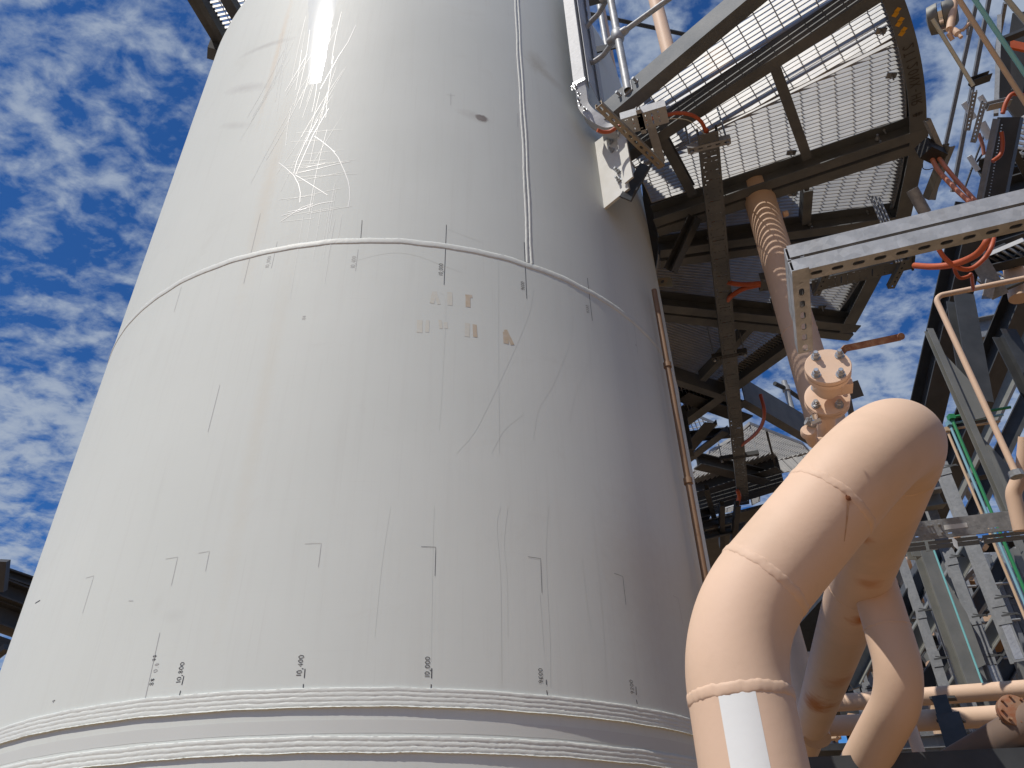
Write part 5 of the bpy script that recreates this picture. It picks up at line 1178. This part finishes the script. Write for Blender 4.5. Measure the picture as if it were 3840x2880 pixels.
# tray ends hanging
for (x0, y0, x1, y1, lab) in ((3655, 345, 3628, 490, 'left hanging serrated strut in the upper right sky'), (3688, 385, 3648, 535, 'right hanging serrated strut in the upper right sky')):
    mb = MB(); strut(mb, U(x0, y0, 5.2), U(x1, y1, 5.4), V((-.3, -1, 0)), w=.035, h=.03, pitch=.03, sl=.007, sw=.004, first=.02); tag(obj('hanging_strut', mb, GALV, smooth=False), lab, 'strut', 'hanging serrated struts')
mb = MB(); mb.sweep(s_C(.05, .03, .004, 1), [U(3642, 330, 4.2), U(3712, 305, 4.2)]); tag(obj('tube_bracket', mb, DARK, ang=25), 'small dark channel bracket at the lower end of the cream tube', 'bracket')
for (x0, y0, x1, y1, r, lab) in ((3614, 385, 3655, 445, .022, 'white tube section crossing the thin posts, upper left'), (3675, 360, 3690, 385, .022, 'short white tube by the hanging struts'), (3680, 460, 3712, 520, .03, 'white tube section beside the dark column, upper'), (3634, 585, 3668, 640, .02, 'white tube section beside the dark column, lower')):
    straight('rail_section', (x0, y0), (x1, y1), 6, r, WHITE, lab, 'rail', 'white rail sections', vert=False)
straight('conduit', (3420, 710), (3470, 800), 4.6, .035, GALV, 'short bright conduit below the walkway corner above the strut arm', 'conduit', vert=False)
for (x0, y0, x1, y1, lab) in ((3700, 480, 3620, 700, 'thin stay rod'), (3690, 570, 3640, 640, 'lower thin stay rod')):
    straight('stay_rod', (x0, y0), (x1, y1), 6.2, .008, DARK, lab + ' between thin post and dark column', 'rod', 'stay rods', vert=False)
# hanging beam with two pink cables
hb_ = thing('cable_bracket', U(3500, 560, 4.6), 'dark bracket box with two faded orange cables at the walkway corner', 'bracket')
c = U(3492, 568, 4.5); mb = MB(); mb.box(c, V((.06, .03, 0)), V((-.02, .04, 0)), V((0, 0, .045))); obj('box', mb, BLACK, hb_, smooth=False)
mb = MB(); strut(mb, U(3550, 545, 4.5), U(3470, 745, 4.7), V((-.5, -.85, 0)), w=.05, h=.045, slots=False); obj('hanger', mb, OLIVE, hb_, smooth=False)
mb = MB(); strut(mb, U(3482, 450, 4.4), U(3530, 560, 4.5), V((-.5, -.85, 0)), w=.03, h=.03, slots=False); obj('hanger', mb, GALV, hb_, smooth=False)
cable('faded_cable', [U(3515, 585, 4.5), U(3545, 625, 4.45), U(3590, 680, 4.4), U(3650, 745, 4.3), U(3700, 800, 4.2)], .0125, PINKC, 'right one of two faded orange cables dropping to the strut arm', 'faded orange cables')
cable('faded_cable', [U(3492, 590, 4.5), U(3520, 640, 4.45), U(3575, 700, 4.35), U(3640, 762, 4.25), U(3680, 800, 4.2)], .0135, PINKC, 'left one of two faded orange cables dropping to the strut arm', 'faded orange cables')
cable('black_wire', [U(3460, 615, 4.5), U(3462, 632, 4.5), U(3480, 636, 4.5), U(3500, 630, 4.5)], .0025, BLACK, 'thin black wire loop under the cable bracket box')
cable('orange_cable', [U(3755, 495, 5.2), U(3760, 540, 5.2), U(3752, 580, 5.2), U(3722, 605, 5.2)], .014, CABLE, 'orange cable curling down the face of the dark column', 'orange cables')
cable('orange_cable', [U(3760, 425, 4.9), U(3775, 380, 4.9), U(3800, 352, 4.9), U(3850, 362, 4.9)], .014, CABLE, 'orange cable arching over the top of the dark column', 'orange cables')
cable('faded_cable', [U(3670, 500, 5.8), U(3685, 545, 5.8), U(3690, 580, 5.8)], .013, PINKC, 'short faded cable end beside the dark column', 'faded orange cables')
# dark column with top plate
dc = thing('cable_column', U(3700, 750, 5.4), 'dark perforated cable column with grey edge, leaning across the upper right', 'column')
beam3('column_body', U(3790, 440, 5.4), U(3720, 800, 5.6), s_rect(.14, .12), dc, DARK, up=V((-.4, -.9, .1)))
beam3('edge_angle', U(3737, 445, 5.2), U(3664, 800, 5.4), s_rect(.035, .05), dc, SLATE, up=V((-.4, -.9, .1)))
beam3('top_bracket', U(3700, 418, 5.0), U(3785, 398, 5.0), s_C(.05, .035, .004, 1), dc, GALV)
beam3('side_angle', U(3748, 60, 5.8), U(3735, 430, 5.4), s_rect(.03, .03), dc, SLATE, up=V((-.4, -.9, .1)))
mb = MB()
for k in range(28): mb.lathe(U(3757 - 2.1 * k, 470 + 11.5 * k, 5.30), (-.3, -.9, 0), [(0, .005), (.004, .004)], 6)
obj('rivets', mb, ZINC, dc)['kind'] = 'stuff'
# platform at the right edge
rp2 = thing('edge_platform', U(3800, 650, 7), 'dark platform with fine grating cut by the right picture edge above the strut arm', 'platform')
z = U(3800, 560, 6.5).z
grating(rp2, pz([(3812, 455), (3900, 430), (3900, 660), (3745, 690)], z), 75, z=z, pitch=.045, rod=.15, depth=.04, th=.008)
beam3('edge_beam', UZ(3700, 705, z - .1), UZ(3900, 650, z - .1), s_C(.15, .22, .012, 1), rp2, DARK); beam3('edge_beam', UZ(3760, 740, z - .3), UZ(3900, 700, z - .3), s_I(.2, .25, .012), rp2, DARK)
beam3('brace', U(3790, 540, 6.2), U(3850, 660, 6.4), s_rect(.05, .05), rp2, DARK); beam3('cross_beam', UZ(3770, 608, z - .04), UZ(3900, 575, z - .04), s_rect(.03, .03), rp2, DARK)
beam3('post', U(3840, 60, 6.5), U(3790, 400, 6.5), s_I(.16, .16), rp2, DARK, up=V((-.4, -.9, .1))); beam3('panel', U(3780, 345, 6.2), U(3840, 430, 6.2), s_rect(.16, .02), rp2, OLIVE, up=V((-.4, -.9, .1)))
mb = MB(); mb.box(U(3838, 178, 6.3), V((.12, .02, -.02)), V((0, .01, 0)), V((.03, 0, .05))); tag(obj('orange_board', mb, mat('orange_panel', (.72, .13, .02), .5), smooth=False), 'bright orange board at the top right picture edge', 'board')
beam3('frame', U(3762, 150, 6.2), U(3900, 95, 6.2), s_rect(.06, .03), rp2, DARK); beam3('frame', U(3765, 160, 6.1), U(3770, 380, 6.1), s_rect(.08, .04), rp2, DARK, up=V((-.4, -.9, .1)))
# round transmitter
tm = thing('transmitter', U(3560, 70, 4.2), 'round beige and steel transmitter head hanging at the top right', 'instrument')
dq = 4.2; dr_ = V((.80, -.55, -.25)).normalized(); c0 = U(3537, 62, dq)
mb = MB(); mb.lathe(c0 - dr_ * .05, dr_, [(-.03, .02), (-.02, .075), (.02, .082), (.03, .082)], 36); obj('back_cover', mb, OLIVE, tm)
mb = MB(); mb.lathe(c0 - dr_ * .019, dr_, [(0, .080), (.002, .084), (.022, .084), (.024, .078)], 36); obj('steel_band', mb, CHROME, tm)
mb = MB(); mb.lathe(c0 + dr_ * .006, dr_, [(0, .078), (.02, .078), (.05, .066), (.062, .05), (.064, .036), (.060, .034)], 36); obj('housing', mb, OLIVE, tm)
mb = MB(); mb.tube([U(3578, 10, dq - .05), U(3562, 110, dq - .12)], .020, 16); mb.tube(fillet([U(3505, 70, dq), U(3530, 8, dq), U(3585, 2, dq)], [0, .05, 0], 8), .007, 10); obj('yoke', mb, BEIGE, tm)
mb = MB(); P0 = U(3572, 108, dq - .12)
mb.tube([U(3560, 95, dq - .12), U(3560, 140, dq - .12)], .008, 12); mb.lathe(P0, (.2, 0, -1), [(0, .013), (.03, .018), (.05, .018), (.06, .01), (.085, .01)], 16); mb.tube([U(3570, 120, dq - .1), U(3612, 112, dq - .1), U(3640, 80, dq - .1)], .009, 12); mb.tube([U(3556, 125, dq - .12), U(3572, 150, dq - .12)], .012, 12); obj('manifold', mb, BEIGE, tm)
mb = MB(); mb.tube([U(3630, 75, dq - .1), U(3628, 130, dq - .1)], .006, 10); mb.tube([U(3633, 95, dq - .1), U(3650, 90, dq - .1)], .008, 8); obj('valve_handle', mb, GALV, tm)
print('objects', len(bpy.data.objects))

# ---------------------------------------------------------------- the pipe rack standing behind and beside everything at the right
rack = thing('pipe_rack', (6, 12, -EYE), 'tangled grey and brown steel pipe rack filling the lower right behind the covered trays', 'pipe rack')
rn = random.Random(77)
RKM = [DARK, OLIVE, SLATE, DARK, OLIVE, DARK]
def rb(name, A, B, w, h, m, up=V((0, 0, 1))):
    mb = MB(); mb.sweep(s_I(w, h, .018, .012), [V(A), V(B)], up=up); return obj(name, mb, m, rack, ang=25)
cols = []
for px_, d in ((3160, 13), (3300, 15), (3430, 13.5), (3560, 16), (3640, 13), (3740, 15.5), (3830, 13.5), (3240, 18), (3500, 19), (3700, 18.5)):
    A = U(px_, 2560, d); B = VL(A, 2080 if px_ > 3350 else 2330); A2 = V((A.x, A.y, -EYE)); rb('column', A2, B, .24, .26, RKM[len(cols) % 6], V((0, -1, 0))); cols.append((A, B))
for k in range(30):
    y = rn.uniform(2050, 2840); x0 = rn.uniform(3120, 3700); 
    if x0 < 3340 and y < 2330: y = rn.uniform(2340, 2840)
    if x0 < 3340: x1 = min(3340, x0 + rn.uniform(90, 260))
    else: x1 = x0 + rn.uniform(120, 420)
    d = rn.uniform(12, 18); A = U(x0, y, d); B = U(x1, y - rn.uniform(.02, .12) * (x1 - x0), d + rn.uniform(-.5, 1.5)); B.z = A.z
    rb('beam', A, B, rn.uniform(.12, .22), rn.uniform(.12, .3), RKM[k % 6])
for k in range(16):
    y = rn.uniform(2150, 2800); x0 = rn.uniform(3380, 3760); s_ = rn.choice((-1, 1)); d = rn.uniform(12, 17)
    A = U(x0, y, d); B = U(x0 + s_ * rn.uniform(80, 200), y - rn.uniform(160, 330), d + .6)
    mb = MB(); mb.sweep(s_L(.14, .14, .014), [A, B]); obj('brace', mb, RKM[(k + 2) % 6], rack, ang=25)
pm_ = [PRUST, TAN, SLATE, BEIGE, PRUST, GALV]
for k in range(26):
    y = rn.uniform(2060, 2850); x0 = rn.uniform(3110, 3800)
    if x0 < 3340 and y < 2350: y += 300
    d = rn.uniform(12, 18); dx = rn.uniform(60, 240); vert = rn.random() < .45
    A = U(x0, y, d); B = VL(A, y - dx * 1.3) if vert else U(x0 + dx, y - rn.uniform(-.1, .5) * dx, d + 1)
    mb = MB(); mb.tube([A, B], rn.uniform(.03, .11), 14); obj('pipe', mb, pm_[k % 6], rack)
# equipment hull and decks that close off the view deep in the rack
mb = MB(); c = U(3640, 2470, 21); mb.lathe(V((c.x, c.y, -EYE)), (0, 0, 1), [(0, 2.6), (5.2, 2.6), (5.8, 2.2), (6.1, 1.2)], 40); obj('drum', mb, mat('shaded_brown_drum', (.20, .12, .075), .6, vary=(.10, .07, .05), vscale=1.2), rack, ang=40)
mb = MB()
for (x0, x1, y0, y1, z0) in ((5.6, 19, 16, 26, .6), (5.6, 19, 16, 26, 2.6), (5.8, 19, 17, 26, 4.6), (7.0, 19, 17, 26, 6.0), (8.6, 19, 17.5, 26, 7.3)):
    mb.box(((x0 + x1) / 2, (y0 + y1) / 2, z0), V(((x1 - x0) / 2, 0, 0)), V((0, (y1 - y0) / 2, 0)), V((0, 0, .06)))
obj('deck', mb, DARK, rack, smooth=False)['kind'] = 'stuff'
mb = MB()
for i in range(110):
    x = 5.8 + (i * .37) % 10; h = rn.uniform(.5, 1.3); z = rn.choice((-1.5, .7, 2.7, 4.7, 6.1) if x > 8 else (-1.5, .7, 2.7)); y = rn.uniform(17, 22)
    mb.box((x, y, z + h / 2), V((rn.uniform(.05, .25), 0, 0)), V((0, rn.uniform(.05, .3), 0)), V((0, 0, h / 2)))
obj('equipment', mb, mat('rack_equipment', (.16, .15, .14), .6, vary=(.34, .35, .36), vscale=.9, rust=(.22, .12, .07), rscale=.7, rlo=.52, rhi=.58), rack, smooth=False)['kind'] = 'stuff'
# unseen rack bay added at the right to cut sky light on the vessel
side = thing('sky_block_rack', (5.4, 2, -EYE), 'dark rack bay added out of view at the right to block sky light', 'pipe rack')
for x in (4.2, 7.2):
    for y in (-2, 2.2):
        mb = MB(); mb.sweep(s_I(.25, .25, .02, .014), [V((x, y, -EYE)), V((x, y, 7))], up=V((0, 1, 0))); obj('column', mb, DARK, side, ang=25)
mb = MB()
for z in (.4, 1.6, 2.8, 4.4, 5.6): mb.box((5.7, .1, z), V((1.6, 0, 0)), V((0, 2.3, 0)), V((0, 0, .07)))
mb.box((7.3, .1, 2.4), V((.04, 0, 0)), V((0, 2.3, 0)), V((0, 0, 3.8)))
obj('deck', mb, DARK, side, smooth=False)
# slab added above the walkway to shade the grating near the vessel
ul = thing('shade_slab', TP(70, 2.4, 4.6), 'solid dark slab added above the walkway to shade its grating', 'platform')
def slab(a0, a1, r0, r1, z):
    mb = MB(); n = 16; vs = []
    for i in range(n + 1):
        a = a0 + (a1 - a0) * i / n
        for r, zz in ((r0, z), (r1, z), (r1, z + .08), (r0, z + .08)): vs.append(TP(a, r, zz))
    mb.add(vs, [(i * 4 + j, i * 4 + (j + 1) % 4, (i + 1) * 4 + (j + 1) % 4, (i + 1) * 4 + j) for i in range(n) for j in range(4)] + [(0, 1, 2, 3), tuple(n * 4 + j for j in (3, 2, 1, 0))])
    obj('blocking_plate', mb, DARK, ul, smooth=False)
slab(30, 114, 1.80, 2.56, 4.55); slab(30, 80, 2.563, 3.2, 4.552)
# slim galvanised uprights and rungs in front of the rack
for k, (px_, py_, d) in enumerate(((3425, 2060, 9.5), (3450, 2130, 10), (3512, 2050, 10.5), (3560, 2060, 9), (3588, 2100, 11), (3650, 2050, 9.6), (3700, 2080, 10.4), (3745, 2050, 9.2), (3800, 2060, 10), (3600, 1700, 12), (3650, 1640, 12.5), (3700, 1760, 12), (3150, 2360, 10), (3200, 2340, 10.5), (3240, 2330, 11))):
    A = U(px_, py_, d); B = VL(A, 2870); mb = MB(); mb.sweep(s_rect(.055 + .02 * (k % 3), .07), [B, A], up=V((0, -1, 0))); obj('upright', mb, (SLATE, GALV, OLIVE)[k % 3], rack, smooth=False)
for k in range(14):
    x0 = (3400 + 33 * k) if k < 12 else 3160 + 60 * (k - 12); y = 2080 + (k * 137) % 560 if k < 12 else 2420 + 60 * (k - 12); A = U(x0, y, 9.8); B = U(x0 + 95, y - 7, 9.8); mb = MB(); mb.tube([A, B], .018, 8); obj('rung', mb, GALV, rack)

rn = random.Random(5)
for k in range(15):
    px_ = 3400 + 29 * k; A = U(px_, 2030 + (k * 53) % 180, 11.5 + (k * 7) % 5); B = VL(A, 2870); mb = MB(); mb.sweep(s_rect(.05 + .015 * (k % 4), .06), [B, A], up=V((0, -1, 0))); obj('upright', mb, (SLATE, DARK, OLIVE, GALV)[k % 4], rack, smooth=False)
